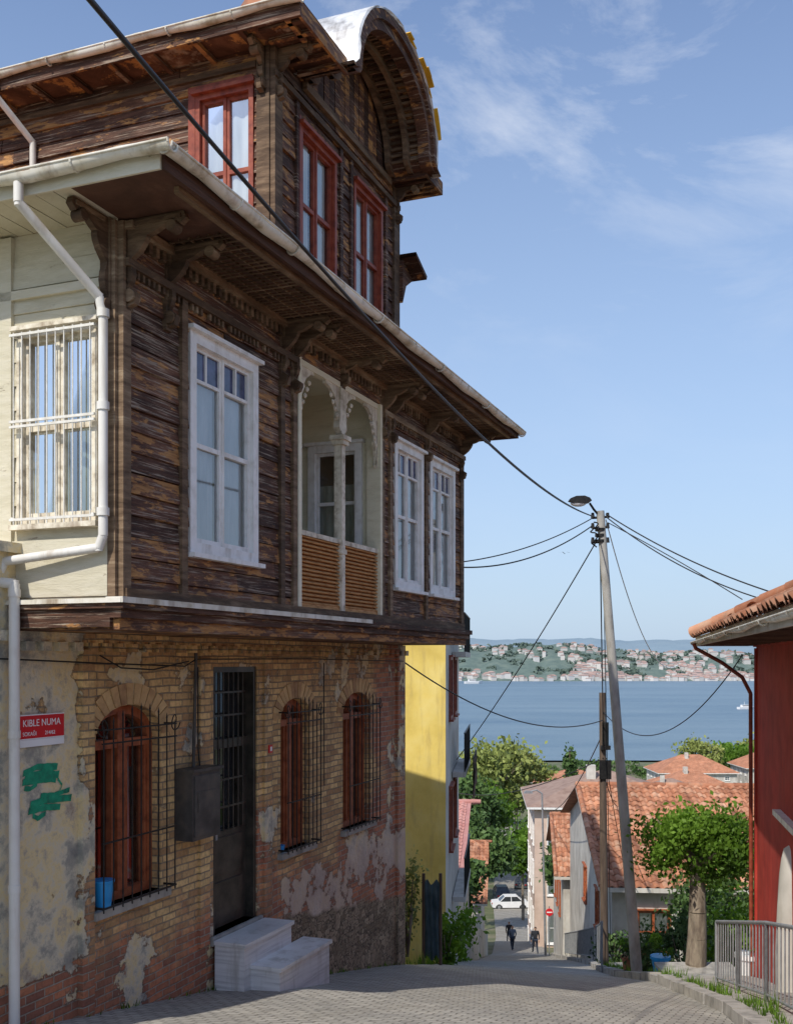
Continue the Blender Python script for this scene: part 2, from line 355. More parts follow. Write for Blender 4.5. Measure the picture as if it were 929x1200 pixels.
def leaves(mb, c, rad, n, size, clumps=14, mi=0, spread=.33, shell=.55, up=.25):
    cs = []
    for k in range(clumps):
        while True:
            q = Vector((R.uniform(-1, 1), R.uniform(-1, 1), R.uniform(-1, 1)))
            if shell < q.length < 1: break
        cs.append((q * .8, R.uniform(.6, 1.25), R.uniform(-.22, .22)))
    for i in range(n):
        q, sc, tt = cs[i % clumps]
        p = q + Vector((R.gauss(0, 1), R.gauss(0, 1), R.gauss(0, .8))) * spread * sc * .6
        P = Vector((c[0] + p.x * rad[0], c[1] + p.y * rad[1], c[2] + p.z * rad[2]))
        a = Vector((R.gauss(0, 1), R.gauss(0, 1), R.gauss(0, .6))).normalized(); b = a.orthogonal().normalized()
        b.rotate(Matrix.Rotation(R.uniform(0, 6.3), 3, a)); s = size * R.uniform(.6, 1.4)
        a2 = a.cross(b) * s * .6; b2 = b * s
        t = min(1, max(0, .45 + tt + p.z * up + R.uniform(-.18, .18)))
        mb.add([P - b2, P + a2, P + b2, P - a2], [(0, 1, 2, 3)], mi, t)
for i in range(520):
    x = R.uniform(-200, 1300); d = R.uniform(20, 400)
    leaves(ht, (x, 1690 + d + 25 * noise.noise(Vector((x * .006, 0, 0))), h1(x, d) + 2), (R.uniform(8, 22), 8, R.uniform(3, 6)), 26, 3.2, 5, 0, shell=.05)
ht.build('hillside_trees', [simple('hazy_foliage', [(.06, .095, .085), (.09, .13, .105), (.14, .18, .14)], .05, tint=.9, bump=0)])  # leaf greens already contain the distance haze
def tree(name, x, y, z, h, rad, n, size, lm, trunk=.2, crown=None, clumps=16, bend=0.):
    mb = MB(); cz = z + h - rad[2]; tb = cz - rad[2] * .3
    p = Vector((x, y, z - .2)); segs = 5
    for i in range(segs):
        q = Vector((x + bend * (i + 1) / segs + R.uniform(-1, 1) * trunk * .2, y + R.uniform(-1, 1) * trunk * .2, z + (tb - z) * (i + 1) / segs))
        mb.cyl(p, q, trunk * (1.15 - .09 * i), trunk * (1.06 - .09 * i), 10, 0); p = q
    for k in range(8):
        a = k * .8 + R.random(); e = p + Vector((math.cos(a) * rad[0] * .65, math.sin(a) * rad[1] * .65, rad[2] * R.uniform(.3, 1.)))
        m = p.lerp(e, .5) + Vector((0, 0, -.04 * h * .5)); mb.cyl(p, m, trunk * .42, trunk * .28, 6); mb.cyl(m, e, trunk * .28, trunk * .08, 6)
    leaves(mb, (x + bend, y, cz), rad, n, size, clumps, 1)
    return mb.build(name, [BARK, lm])

# ------------------------------------------------------------------ generic building helpers
def wall(mb, P, a0, a1, z0, z1, ops, depth=.2, mi=0, o=0.):
    As = sorted(set([a0, a1] + [q for w in ops for q in w[:2]])); Zs = sorted(set([z0, z1] + [q for w in ops for q in w[2:4]]))
    for i in range(len(As) - 1):
        for j in range(len(Zs) - 1):
            ca = (As[i] + As[i + 1]) / 2; cz = (Zs[j] + Zs[j + 1]) / 2
            if any(w[0] < ca < w[1] and w[2] < cz < w[3] for w in ops): continue
            mb.add([P(As[i], o, Zs[j]), P(As[i + 1], o, Zs[j]), P(As[i + 1], o, Zs[j + 1]), P(As[i], o, Zs[j + 1])], [(0, 1, 2, 3)], mi, .5)
    for w in ops:
        A0, A1, B0, B1 = w[:4]; ah = w[4] if len(w) > 4 else 0; sp = B1 - ah; d = o - depth
        q = lambda a, z, a2, z2: mb.add([P(a, o, z), P(a2, o, z2), P(a2, d, z2), P(a, d, z)], [(0, 1, 2, 3)], mi, .5)
        q(A0, B0, A1, B0); q(A0, B0, A0, sp); q(A1, B0, A1, sp)
        if ah:
            n = 12; c = (A0 + A1) / 2; r = (A1 - A0) / 2
            pts = [(c - r * math.cos(math.pi * k / n), sp + ah * math.sin(math.pi * k / n)) for k in range(n + 1)]
            for k in range(n):
                (u0, v0), (u1, v1) = pts[k], pts[k + 1]; q(u0, v0, u1, v1)
                mb.add([P(u0, o, v0), P(u1, o, v1), P(u1, o, B1), P(u0, o, B1)], [(0, 1, 2, 3)], mi, .5)
        else: q(A0, B1, A1, B1)
def siding(mb, P, a0, a1, z0, z1, h, ops, mi=0, th=.03):
    z = z0
    while z < z1 - .01:
        zt = min(z + h, z1); zc = (z + zt) / 2
        segs = [(a0, a1)]
        for w in ops:
            if w[2] < zc < w[3]:
                ns = []
                for s0, s1 in segs:
                    if w[1] <= s0 or w[0] >= s1: ns.append((s0, s1)); continue
                    if w[0] > s0: ns.append((s0, w[0]))
                    if w[1] < s1: ns.append((w[1], s1))
                segs = ns
        for s0, s1 in segs:
            c = s0
            while c < s1 - .01:
                e = c + R.uniform(.8, 2.8)
                if s1 - e < .4: e = s1
                j = R.uniform(-.006, .009); g1 = R.uniform(.002, .009); dz = R.uniform(-.009, .009)
                vs = [P(c + .003, .0, z + g1), P(e - .003, .0, z + g1), P(e - .003, .0, zt), P(c + .003, 0, zt),
                      P(c + .003, th + j, z + g1), P(e - .003, th + j, z + g1 + dz), P(e - .003, th * .4 + j, zt + dz * .5), P(c + .003, th * .4 + j, zt)]
                mb.add(vs, [(4, 5, 6, 7), (0, 1, 5, 4), (3, 7, 6, 2), (0, 4, 7, 3), (1, 2, 6, 5)], mi); c = e
        z += h
def curtain(mb, P, a0, a1, z0, z1, o, mi, gap=0.):
    n = max(8, int((a1 - a0) / .025)); vs = []; ph = R.random() * 6
    for i in range(n + 1):
        a = a0 + (a1 - a0) * i / n; w = .014 * math.sin(i * 1.3 + ph) + .01 * math.sin(i * .37 + ph)
        vs += [P(a, o + w, z0), P(a, o + w * .6, z1)]
    mb.add(vs, [(2 * i, 2 * i + 2, 2 * i + 3, 2 * i + 1) for i in range(n)], mi, R.random(), True)
def tallwin(fr, gs, P, a0, a1, z0, z1, casing=.1, rec=.05, curt=True, rows=2, small=True, depth=.5, proud=.045, cols=2, full=True, ci=1, co=-.075):
    cs = casing
    fr.box(a0 - .0, a0 + cs, -.08, proud, z0, z1, 0, P); fr.box(a1 - cs, a1, -.08, proud, z0, z1, 0, P)
    fr.box(a0 + cs, a1 - cs, -.08, proud, z1 - cs, z1, 0, P); fr.box(a0 + cs, a1 - cs, -.08, proud, z0, z0 + cs, 0, P)
    fr.box(a0 - .03, a1 + .03, -.02, proud + .05, z1, z1 + .035, 0, P); fr.box(a0 - .03, a1 + .03, -.02, proud + .06, z0 - .04, z0, 0, P)
    A0, A1, Z0, Z1 = a0 + cs, a1 - cs, z0 + cs, z1 - cs; cw = (A1 - A0) / cols; s = .034
    for k in range(cols):
        p, q = A0 + k * cw, A0 + (k + 1) * cw
        o0, o1 = -.05, -.01 + .012 * (k % 2)
        fr.box(p, p + s, o0, o1, Z0, Z1, 0, P); fr.box(q - s, q, o0, o1, Z0, Z1, 0, P)
        fr.box(p + s, q - s, o0, o1, Z0, Z0 + s * 1.4, 0, P); fr.box(p + s, q - s, o0, o1, Z1 - s, Z1, 0, P)
        for r in range(1, rows):
            zz = Z0 + (Z1 - Z0) * r / rows; fr.box(p + s, q - s, o0, o1, zz - s * .6, zz + s * .6, 0, P)
        if small:
            zz = Z1 - (Z1 - Z0) * .17; fr.box(p + s, q - s, o0, o1 - .004, zz - .014, zz + .014, 0, P)
            fr.box((p + q) / 2 - .012, (p + q) / 2 + .012, o0, o1 - .004, zz + .014, Z1 - s, 0, P)
            gs.add([P(p + s, -.03, zz), P(q - s, -.03, zz), P(q - s, -.03, Z1 - s), P(p + s, -.03, Z1 - s)], [(0, 1, 2, 3)], 3)
    gs.add([P(A0, -.035, Z0), P(A1, -.035, Z0), P(A1, -.035, Z1), P(A0, -.035, Z1)], [(0, 1, 2, 3)], 0)
    if curt:
        m = (A0 + A1) / 2; gp = R.uniform(.02, .07)
        curtain(gs, P, A0 - .01, m - gp, Z0 - .02, Z1 + .02, co, ci); curtain(gs, P, m + gp * .3, A1 + .01, Z0 - .02, Z1 + .02, co - .004, ci)
    if full:
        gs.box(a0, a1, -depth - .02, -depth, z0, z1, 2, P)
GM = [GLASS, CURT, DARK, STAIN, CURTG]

# ------------------------------------------------------------------ WOODEN HOUSE (local: x along street, y into the block, z up; eye level = 0)
H = empty('wooden_house', (-2.123, 8.0, 0), math.radians(68.46))
LEN = 8.43; SB = .94
PA = lambda a, o, z: (a, -o, z)
PL = lambda a, o, z: (-o, a, z)
PB = lambda a, o, z: (a, SB - o, z)
PR_ = lambda a, o, z: (LEN + o, a, z)
win2 = [(.94, 2.11, .92, 2.81), (5.63, 6.68, .93, 2.80), (6.95, 8.03, .93, 2.80)]
BAL = (2.92, 5.17, .55, 3.12)
ops = [w for w in win2] + [BAL]
mb = MB(); wall(mb, PA, 0, LEN, .47, 3.38, ops, .12, 0, 0); siding(mb, PA, .06, LEN - .06, .47, 3.08, .165, ops, 0)
mb.box(.06, 2.9, .0, .035, 3.085, 3.375, 0, PA); mb.box(5.2, LEN - .06, .0, .035, 3.085, 3.375, 0, PA); mb.box(2.9, 5.2, .0, .035, 3.125, 3.375, 0, PA)
mb.box(-.0, .1, -.1, .05, .47, 3.36, 1, PA); mb.box(LEN - .13, LEN + .001, -.1, .05, .47, 3.36, 1, PA)
for a in (.80, 2.55, 2.82, 5.17, 5.44, 6.74): mb.box(a, a + .085, .0, .055, .47, 3.06, 1, PA)
for (p, q) in ((.02, 2.9), (5.2, LEN - .02)): mb.box(p, q, .0, .085, 3.02, 3.08, 1, PA)
mb.box(.02, LEN - .02, .03, .12, 3.3, 3.36, 1, PA); mb.box(.02, LEN - .02, .0, .07, .47, .56, 1, PA)
a = .1
while a < LEN - .1:
    if R.random() > .06: mb.box(a, a + .045, .035, .085, 3.21, 3.3, 1, PA)
    a += .095
a = .1
while a < LEN - .1:
    if not 2.85 < a < 5.2 and R.random() > .1: mb.box(a, a + .03, .03, .06, 2.965, 3.02, 1, PA)
    a += .07
mb.build('street_wall_siding', [WOOD, WOODT], H)
mb = MB(); wall(mb, PR_, 0, 7, .47, 3.38, [], .1); siding(mb, PR_, 0, 7, .47, 3.38, .165, [], 0); mb.build('far_end_siding', [WOOD], H)
lw_ = (.16, .93, 1.07, 2.6)
mb = MB(); wall(mb, PL, 0, 6, .47, 3.38, [lw_], .12); siding(mb, PL, .07, 6, .47, 3.3, .19, [lw_], 0, .022)
mb.box(.0, .07, .0, .035, .47, 3.36, 1, PL); mb.box(.98, 1.1, .0, .05, .47, 3.36, 0, PL); mb.box(.07, 6, .0, .05, 2.86, 2.93, 0, PL)
mb.box(.07, .98, .022, .04, .5, .95, 0, PL); mb.build('side_wall_siding', [CREAM, WOODT], H)
fr = MB(); gs = MB(); tallwin(fr, gs, PL, *lw_, casing=.05, rows=2, small=False, ci=4, co=-.16); fr.build('side_window_frame', [LACE], H); gs.build('side_window_glass', GM, H)
mb = MB()
for i in range(10):
    a = lw_[0] + .02 + i * (lw_[1] - lw_[0] - .04) / 9; mb.cyl(PL(a, .1, lw_[2]), PL(a, .1, lw_[3] - .02), .006, n=6)
for z in (1.1, 1.83, 1.87, 2.55): mb.box(lw_[0] - .02, lw_[1] + .02, .092, .108, z, z + .02, 0, PL)
for a in (lw_[0], lw_[1]):
    for z in (1.11, 2.55): mb.box(a - .01, a + .01, 0., .1, z, z + .02, 0, PL)
mb.build('side_window_bars', [IRONW], H)
fr = MB(); gs = MB()
for w in win2: tallwin(fr, gs, PA, *w, casing=.095)
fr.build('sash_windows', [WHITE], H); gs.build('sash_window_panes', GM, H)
mb = MB()
mb.box(-.06, LEN + .06, .0, .06, .24, .33, 0, PA); mb.box(-.1, LEN + .1, .0, .1, .33, .40, 0, PA); mb.box(-.13, LEN + .13, -.02, .14, .4, .465, 0, PA)
mb.box(-.13, -.0, -6, -.02, .4, .465, 0, lambda a, o, z: (a, -o, z)); mb.box(-.1, -.0, -6, 0, .26, .4, 0, PA)
mb.box(-.05, LEN + .05, -SB, -.0, .245, .3, 0, PA)
mb.build('overhang_moulding', [WOODU], H)
mb = MB(); mb.box(-.15, LEN * .55, .14, .155, .44, .475, 0, PA); mb.box(-.155, -.14, -3, .14, .44, .475, 0, PA)
mb.box(-.15, LEN * .55, .0, .155, .4755, .484, 0, PA); mb.build('ledge_flashing', [GUT], H)
# loggia: door and window are in the far side wall of the recess
mb = MB(); b0, b1, c0, c1 = BAL; D = 1.65; CT = c1 + .2
def q4(mb, a, b, c, d, mi=0): mb.add([a, b, c, d], [(0, 1, 2, 3)], mi, .6)
PS = lambda a, o, z: (b1 - o, a, z)
PBk = lambda a, o, z: (a, D - o, z)
sw = [(.2, .93, .6, 2.68), (1.03, 1.55, 1.15, 2.68)]; bw = [(b0 + .5, b1 - .5, .9, 2.6)]
wall(mb, PBk, b0, b1, c0, CT, bw, .1); wall(mb, PS, 0, D, c0, CT, sw, .1)
q4(mb, (b0, 0, c0), (b0, D, c0), (b0, D, CT), (b0, 0, CT))
q4(mb, (b0, 0, CT), (b1, 0, CT), (b1, D, CT), (b0, D, CT)); q4(mb, (b0, 0, c0 + .01), (b1, 0, c0 + .01), (b1, D, c0 + .01), (b0, D, c0 + .01))
for s in (b0 + .0, b1 - .07): mb.box(s, s + .07, -.12, .06, c0, c1, 0, PA)
mb.box(b0 + .07, b1 - .07, -.05, .03, c1 - .06, c1, 0, PA)
mb.build('loggia_walls', [CREAMI], H)
fr = MB(); gs = MB(); tallwin(fr, gs, PBk, *bw[0], casing=.06, small=False); tallwin(fr, gs, PS, *sw[0], casing=.09, rows=3, small=False, cols=1, depth=.3, curt=False); tallwin(fr, gs, PS, *sw[1], casing=.06, small=True, depth=.3)
fr.box(sw[0][0] + .1, sw[0][1] - .1, -.03, .0, .65, 1.3, 0, PS)
curtain(gs, PS, sw[0][0] + .1, sw[0][1] - .1, 1.3, 2.2, -.1, 4)
fr.build('loggia_door_frames', [WHITE], H); gs.build('loggia_door_panes', GM, H)
mb = MB(); cm = (b0 + b1) / 2
mb.box(cm - .045, cm + .045, -.045, .05, c0, 2.42, 0, PA); mb.box(cm - .075, cm + .075, -.07, .08, 2.42, 2.47, 0, PA); mb.box(cm - .1, cm + .1, -.08, .1, 2.47, 2.52, 0, PA); mb.box(cm - .07, cm + .07, -.05, .06, 1.2, 1.25, 0, PA)
def carve(mb, ax, sgn, top=3.07, w=.5, h=.72, o=.0):
    prof = [(0, 0), (w, 0)]
    for k in range(21):
        t = k / 20; rr = 1 + .16 * math.sin(t * math.pi * 7)
        prof.append((w - w * .9 * math.sin(t * math.pi / 2) ** .8 * min(1.08, rr), -.05 - (h - .08) * (1 - math.cos(t * math.pi / 2)) * rr))
    prof.append((0, -h))
    mb.prism([(ax + sgn * p, top + q) for p, q in prof], o - .02, o + .02, lambda p, hh: PA(p[0], hh, p[1]))
    for k in range(5):
        t = .12 + k * .17; mb.cyl(PA(ax + sgn * w * (.78 - t * .8), o + .02, top - .1 - t * h * .62), PA(ax + sgn * w * (.78 - t * .8), o + .035, top - .1 - t * h * .62), .03, .018, 8)
carve(mb, b0 + .07, 1, w=.36); carve(mb, cm, 1, w=.4, h=.62); carve(mb, cm, -1, w=.4, h=.62); carve(mb, b1 - .07, -1, w=.36)
mb.prism([(cm - .05, 3.07), (cm + .05, 3.07), (cm + .1, 2.6), (cm, 2.52), (cm - .1, 2.6)], -.03, .045, lambda p, hh: PA(p[0], hh, p[1]))
mb.box(b0 + .07, b1 - .07, -.03, .03, 1.31, 1.36, 0, PA)
mb.build('loggia_post_and_carvings', [LACE], H)
mb = MB()
for s0, s1 in ((b0 + .07, cm - .045), (cm + .045, b1 - .07)):
    z = .6
    while z < 1.29:
        mb.add([PA(s0, -.02, z + .028), PA(s1, -.02, z + .028), PA(s1, .02, z), PA(s0, .02, z), PA(s0, -.015, z + .036), PA(s1, -.015, z + .036), PA(s1, .028, z + .01), PA(s0, .028, z + .01)],
               [(0, 1, 2, 3), (4, 7, 6, 5), (3, 2, 6, 7), (0, 4, 5, 1)]); z += .043
    mb.box(s0, s1, -.03, .025, .555, .6, 0, PA); mb.box(s0, s1, -.032, -.026, .56, 1.3, 0, PA)
mb.build('loggia_louvre_balustrade', [LOUV], H)
# lower eave
OE = .8; OL = .6; EX = .23; ZE = 3.38
mb = MB()
mb.box(-OL, LEN + EX, .0, OE, ZE, ZE + .05, 0, PA)
mb.box(-OL, LEN + EX, OE, OE + .025, ZE - .03, ZE + .1, 0, PA); mb.box(LEN + EX, LEN + EX + .025, -7, OE + .025, ZE - .03, ZE + .1, 0, PA); mb.box(LEN, LEN + EX, -7, 0, ZE, ZE + .05, 0, PA)
for k in range(7): mb.box(.5, LEN, .12 + k * .09, .132 + k * .09, ZE - .022, ZE - .002, 1, PA)
a = .5
while a < LEN: mb.box(a, a + .012, .1, .7, ZE - .03, ZE - .022, 1, PA); a += .075
mb.box(-.3, LEN + .1, .7, .74, ZE - .05, ZE - .001, 1, PA)
mb.build('lower_eave_soffit', [WOODR, WOODT], H)
mb = MB()
for k in range(40):
    mb.box(-OL, 0, k * .16, k * .16 + .152, ZE + R.uniform(0, .006), ZE + .04, 0, lambda a, b, c: (a, b, c))
mb.box(-OL - .02, -OL, -OE, 7, ZE - .03, ZE + .1, 0)
mb.build('side_eave_soffit', [CREAM], H)
def bracket(mb, P, a, top, L, hgt, th=.07, mi=0):
    prof = [(0, 0), (L, 0), (L + .02, -.05), (L - .03, -.09), (L - .06, -.06)]
    for k in range(17):
        t = k / 16; prof.append((L - .1 - (L - .16) * math.sin(t * math.pi / 2) + .03 * math.sin(t * 16), -.07 - (hgt - .24) * (1 - math.cos(t * math.pi / 2)) + .02 * math.sin(t * 18)))
    prof += [(.13, -hgt + .1), (.11, -hgt + .02), (.05, -hgt), (0, -hgt + .03)]
    mb.prism([(p, top + q) for p, q in prof], a - th / 2, a + th / 2, lambda p, h: P(h, p[0], p[1]), mi)
    mb.box(a - th / 2 - .02, a + th / 2 + .02, .0, .05, top - hgt - .02, top - .0, mi, P)
    mb.box(a - th / 2 - .015, a + th / 2 + .015, .1, L - .02, top - .05, top - .02, mi, P)
    mb.cyl(P(a - th / 2 - .02, .07, top - hgt + .08), P(a + th / 2 + .02, .07, top - hgt + .08), .05, n=12, mi=mi)
    mb.cyl(P(a - th / 2 - .02, L - .1, top - .1), P(a + th / 2 + .02, L - .1, top - .1), .045, n=12, mi=mi)
mb = MB()
for a in (.08, .62, 2.6, 2.86, 4.05, 5.22, 5.5, 6.8, 8.3): bracket(mb, PA, a, ZE - .005, .55, .66 if a not in (4.05,) else .3, .055)
bracket(mb, PL, .08, ZE - .005, .45, .75, .055)
mb.build('eave_brackets', [WOODT], H)
def gutter(mb, p0, p1, r, side, n=20):
    p0 = Vector(p0); p1 = Vector(p1); d = (p1 - p0).normalized(); s = d.cross(Vector((0, 0, 1))) * side
    vs = []; m = 9
    for i in range(n + 1):
        c = p0.lerp(p1, i / n) + Vector((0, 0, .018 * math.sin(i * 1.7)))
        for k in range(m):
            q = math.pi * (k / (m - 1)); vs.append(c - s * r * math.cos(q) - Vector((0, 0, r * 1.1 * math.sin(q))))
    mb.add(vs, [(i * m + k, i * m + k + 1, (i + 1) * m + k + 1, (i + 1) * m + k) for i in range(n) for k in range(m - 1)], 0, .5, True)
    for i in range(0, n + 1, 2):
        c = p0.lerp(p1, i / n); pts = [c - s * (r + .004) * math.cos(math.pi * k / 8) - Vector((0, 0, (r * 1.1 + .004) * math.sin(math.pi * k / 8))) for k in range(9)]
        for u, w in zip(pts[:-1], pts[1:]): mb.cyl(u, w, .01, n=5)
    mb.cyl(p0 + s * r, p1 + s * r, .01, n=6)
mb = MB()
gutter(mb, (-OL - .08, -OE - .08, ZE + .1), (LEN + EX + .02, -OE - .08, ZE + .06), .055, 1)
gutter(mb, (-OL - .08, -OE - .14, ZE + .1), (-OL - .08, 7, ZE + .12), .055, -1)
mb.build('lower_gutter', [GUT], H)
def rooftiles(mb, p0, U, V, w, l, per=.24, row=.36, mi=0, inside=None, amp=.035):
    p0 = Vector(p0); U = Vector(U).normalized(); V = Vector(V).normalized(); Nn = U.cross(V)
    if Nn.z < 0: Nn = -Nn
    nc = int(w / per); nr = int(l / row) + 1; prof = [0, .75, 1., .75, 0, -.35]
    for j in range(nr):
        v0 = j * row; v1 = min(l, v0 + row + .04)
        for i in range(nc):
            cu = (i + .5) * per; cv = (v0 + v1) / 2
            if inside and not inside(cu, cv): continue
            jj = R.uniform(-.014, .014); jv = R.uniform(-.02, .02); hh = R.uniform(0, .012); vs = []
            for k in range(7):
                h = (prof[k] if k < 6 else 0) * amp; u = (i + k / 6) * per + jj
                vs += [p0 + U * u + V * (v0 + jv) + Nn * (h + .04 + hh), p0 + U * u + V * v1 + Nn * (h + .012)]
            vs += [vs[2 * k] - Nn * .018 for k in range(7)]
            fs = [(2 * k, 2 * k + 2, 2 * k + 3, 2 * k + 1) for k in range(6)] + [(2 * k, 14 + k, 15 + k, 2 * k + 2) for k in range(6)]
            mb.add(vs, fs, mi, None, True)
mb = MB()
x0, x1, y0, y1 = -OL, LEN + EX, -OE, 7
mb.add([(x0, y0, ZE + .06), (x1, y0, ZE + .06), (x1, y1, ZE + .06), (x0, y1, ZE + .06), (2.4, .0, 3.95), (5.75, .0, 3.95), (5.75, 6, 4.3), (2.4, 6, 4.3)],
       [(0, 1, 5, 4), (1, 2, 6, 5), (2, 3, 7, 6), (3, 0, 4, 7)], 0, .5)
mb.build('lower_roof', [TILE], H)

# third storey
T0, T1 = 2.45, 5.72; Z3 = 6.02
PT = lambda a, o, z: (T0 - o, a, z)
PTR = lambda a, o, z: (T1 + o, a, z)
w3 = [(3.0, 3.88, 4.02, 5.52), (4.36, 5.22, 4.02, 5.52)]; w3l = [(.18, .84, 4.08, 5.68)]
mb = MB(); wall(mb, PA, T0, T1, 3.5, Z3, w3, .12, 0); siding(mb, PA, T0 + .05, T1 - .05, 3.6, Z3, .15, w3, 0)
wall(mb, PT, 0, 6, 3.5, Z3, w3l, .12, 0); siding(mb, PT, .05, 6, 3.6, Z3, .15, w3l, 0)
wall(mb, PTR, 0, 6, 3.5, Z3, [], .12, 0); siding(mb, PTR, .0, 6, 3.6, Z3, .15, [], 0)
mb.box(T0 - .03, T0 + .13, -.05, .055, 3.5, Z3, 1, PA); mb.box(T0 - .05, T0 - .002, -.14, -.0, 3.5, Z3, 1, PA); mb.box(T1 - .14, T1 + .04, -.05, .055, 3.5, Z3, 1, PA)
mb.box(T0 - .03, T1 + .03, .03, .07, 5.72, 5.78, 1, PA); mb.box(T0 - .05, T0 - .0, -6, -.15, 5.84, 5.9, 1, PA)
for a in (2.9, 3.97, 4.25, 5.3): mb.box(a, a + .07, 0, .05, 3.6, 5.72, 0, PA)
bracket(mb, PA, T0 + .06, Z3 - .005, .4, .5, .05, mi=1); bracket(mb, PA, T1 - .06, Z3 - .005, .4, .5, .05, mi=1); bracket(mb, PT, .08, Z3 - .005, .28, .45, .05, mi=1)
mb.build('upper_storey_siding', [WOODU, WOODT], H)
fr = MB(); gs = MB()
for w in w3: tallwin(fr, gs, PA, *w, casing=.05, small=False, co=-.06)
for w in w3l: tallwin(fr, gs, PT, *w, casing=.05, small=False, co=-.06)
fr.box(3.0 - .06, 3.0, 0., .05, 4.0, 5.6, 0, PA); fr.box(.84, .92, 0, .05, 4.0, 5.75, 0, PT); fr.box(.18, .92, 0, .055, 5.72, 5.77, 0, PT)
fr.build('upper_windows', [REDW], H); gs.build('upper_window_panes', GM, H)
# upper roof
UO = .5; UL = .4; UR = .3
AC, AW, AH = 4.27, 1.18, .98; RZ = Z3 + .02
mb = MB()
XL, XR, YF, YB = T0 - UL, T1 + UR, -UO, 6.6
mb.box(XL, AC - AW, .0, UO, Z3, Z3 + .05, 0, PA); mb.box(AC + AW, XR, .0, UO, Z3, Z3 + .05, 0, PA)
mb.box(XL, T0, -6.6, -.0, Z3, Z3 + .05, 0, PA); mb.box(T1, XR, -6.6, -.0, Z3, Z3 + .05, 0, PA)
mb.box(XL, AC - AW, UO, UO + .03, Z3 - .05, Z3 + .1, 0, PA); mb.box(AC + AW, XR, UO, UO + .03, Z3 - .05, Z3 + .1, 0, PA)
mb.box(XL - .03, XL, -6.6, UO + .03, Z3 - .05, Z3 + .1, 0, PA); mb.box(XR, XR + .03, -6.6, UO + .03, Z3 - .05, Z3 + .1, 0, PA)
a = AC + AW
while a < XR: mb.box(a, a + .05, .05, UO, Z3 - .06, Z3 - .002, 1, PA); a += .13
a = XL + .05
while a < AC - AW - .05: mb.box(a, a + .05, .05, UO, Z3 - .05, Z3 - .002, 1, PA); a += .2
a = -.4
while a < 6: mb.box(T0 - UL, T0 - .02, a, a + .05, Z3 - .05, Z3 - .002, 1, lambda p, q, r: (p, q, r)); a += .5
mb.build('upper_eaves', [WOODU, WOODU], H)
mb = MB(); zr0 = Z3 + .11; zr1 = Z3 + .11 + .15; apx = 6.88
mb.add([(XL - .03, .02, zr1), (XR + .03, .02, zr1), (XR + .03, YB, zr0), (XL - .03, YB, zr0), (AC - .2, 2., apx), (AC - .2, 5, apx), (XL - .03, .02, zr0), (XR + .03, .02, zr0)], [(0, 1, 4), (7, 2, 5, 4), (2, 3, 5), (3, 6, 4, 5), (0, 4, 6), (1, 7, 4)], 0, .5)
for (p, q) in ((XL - .03, AC - AW - .02), (AC + AW + .02, XR + .03)):
    mb.add([(p, YF - .03, zr0), (q, YF - .03, zr0), (q, .02, zr1), (p, .02, zr1), (p, .02, zr0), (q, .02, zr0)], [(0, 1, 2, 3), (0, 3, 4), (1, 5, 2)], 0, .5)
mb.build('upper_roof', [TILE], H)
mb = MB(); gutter(mb, (XL - .07, YF - .06, Z3 + .1), (XL - .07, YB, Z3 + .12), .045, -1); mb.build('upper_gutter', [GUT], H)
# arched gable
def arc(rw, rh, n=28):
    pts = [(AC - (rw + .16), RZ - .04), (AC - rw - .05, RZ + .0)]
    for k in range(n + 1):
        q = math.pi * (k / n); pts.append((AC - rw * math.cos(q), RZ + .06 + rh * math.sin(q) ** .9))
    return pts + [(AC + rw + .05, RZ + .0), (AC + (rw + .16), RZ - .04)]
def shell(mb, o_in, o_out, rin, rout, mi, jag=0.):
    A = arc(*rin); B = arc(*rout); n = len(A)
    vs = [PA(p[0], o_in, p[1]) for p in A] + [PA(p[0], o_out + jag * R.uniform(-1, 1), p[1]) for p in A] + [PA(p[0], o_in, p[1]) for p in B] + [PA(p[0], o_out + jag * R.uniform(-1, 1), p[1]) for p in B]
    fs = []
    for i in range(n - 1):
        fs += [(i, i + 1, n + i + 1, n + i), (2 * n + i, 3 * n + i, 3 * n + i + 1, 2 * n + i + 1), (n + i, n + i + 1, 3 * n + i + 1, 3 * n + i), (i, 2 * n + i, 2 * n + i + 1, i + 1)]
    mb.add(vs, fs, mi, .5)
mb = MB()
shell(mb, -2.2, .56, (AW - .1, AH - .12), (AW - .03, AH - .04), 0)
shell(mb, .48, .62, (AW - .17, AH - .2), (AW - .08, AH - .1), 0)
shell(mb, .50, .66, (AW - .08, AH - .1), (AW + .0, AH + .0), 0)
shell(mb, .3, .36, (AW - .22, AH - .24), (AW - .11, AH - .12), 1)
shell(mb, .06, .12, (AW - .22, AH - .24), (AW - .11, AH - .12), 1)
n = 16
for k in range(n):
    xa = AC - AW + .1 + (2 * AW - .2) * k / n; xb = AC - AW + .1 + (2 * AW - .2) * (k + 1) / n; xm = (xa + xb) / 2
    hh = (AH - .1) * math.sqrt(max(0, 1 - ((xm - AC) / (AW - .08)) ** 2)) + .08
    mb.box(xa, xb - .008, -.04, .02 + R.uniform(0, .01), Z3 - .02, RZ + hh, 0, PA)
mb.box(AC - AW, AC + AW, .02, .07, Z3 - .1, Z3 - .02, 1, PA)
for k in range(40):
    q = math.pi * (k + .5) / 40; xx = AC - (AW - .12) * math.cos(q); zz = RZ + .06 + (AH - .14) * math.sin(q) ** .9
    mb.box(xx - .012, xx + .012, .12, .48, zz - .03, zz, 1, PA)
mb.build('arched_gable', [WOODU, WOODT], H)
mb = MB(); shell(mb, -2.2, .665, (AW - .0, AH - .0), (AW + .02, AH + .02), 0, .025)
B = arc(AW + .025, AH + .025)
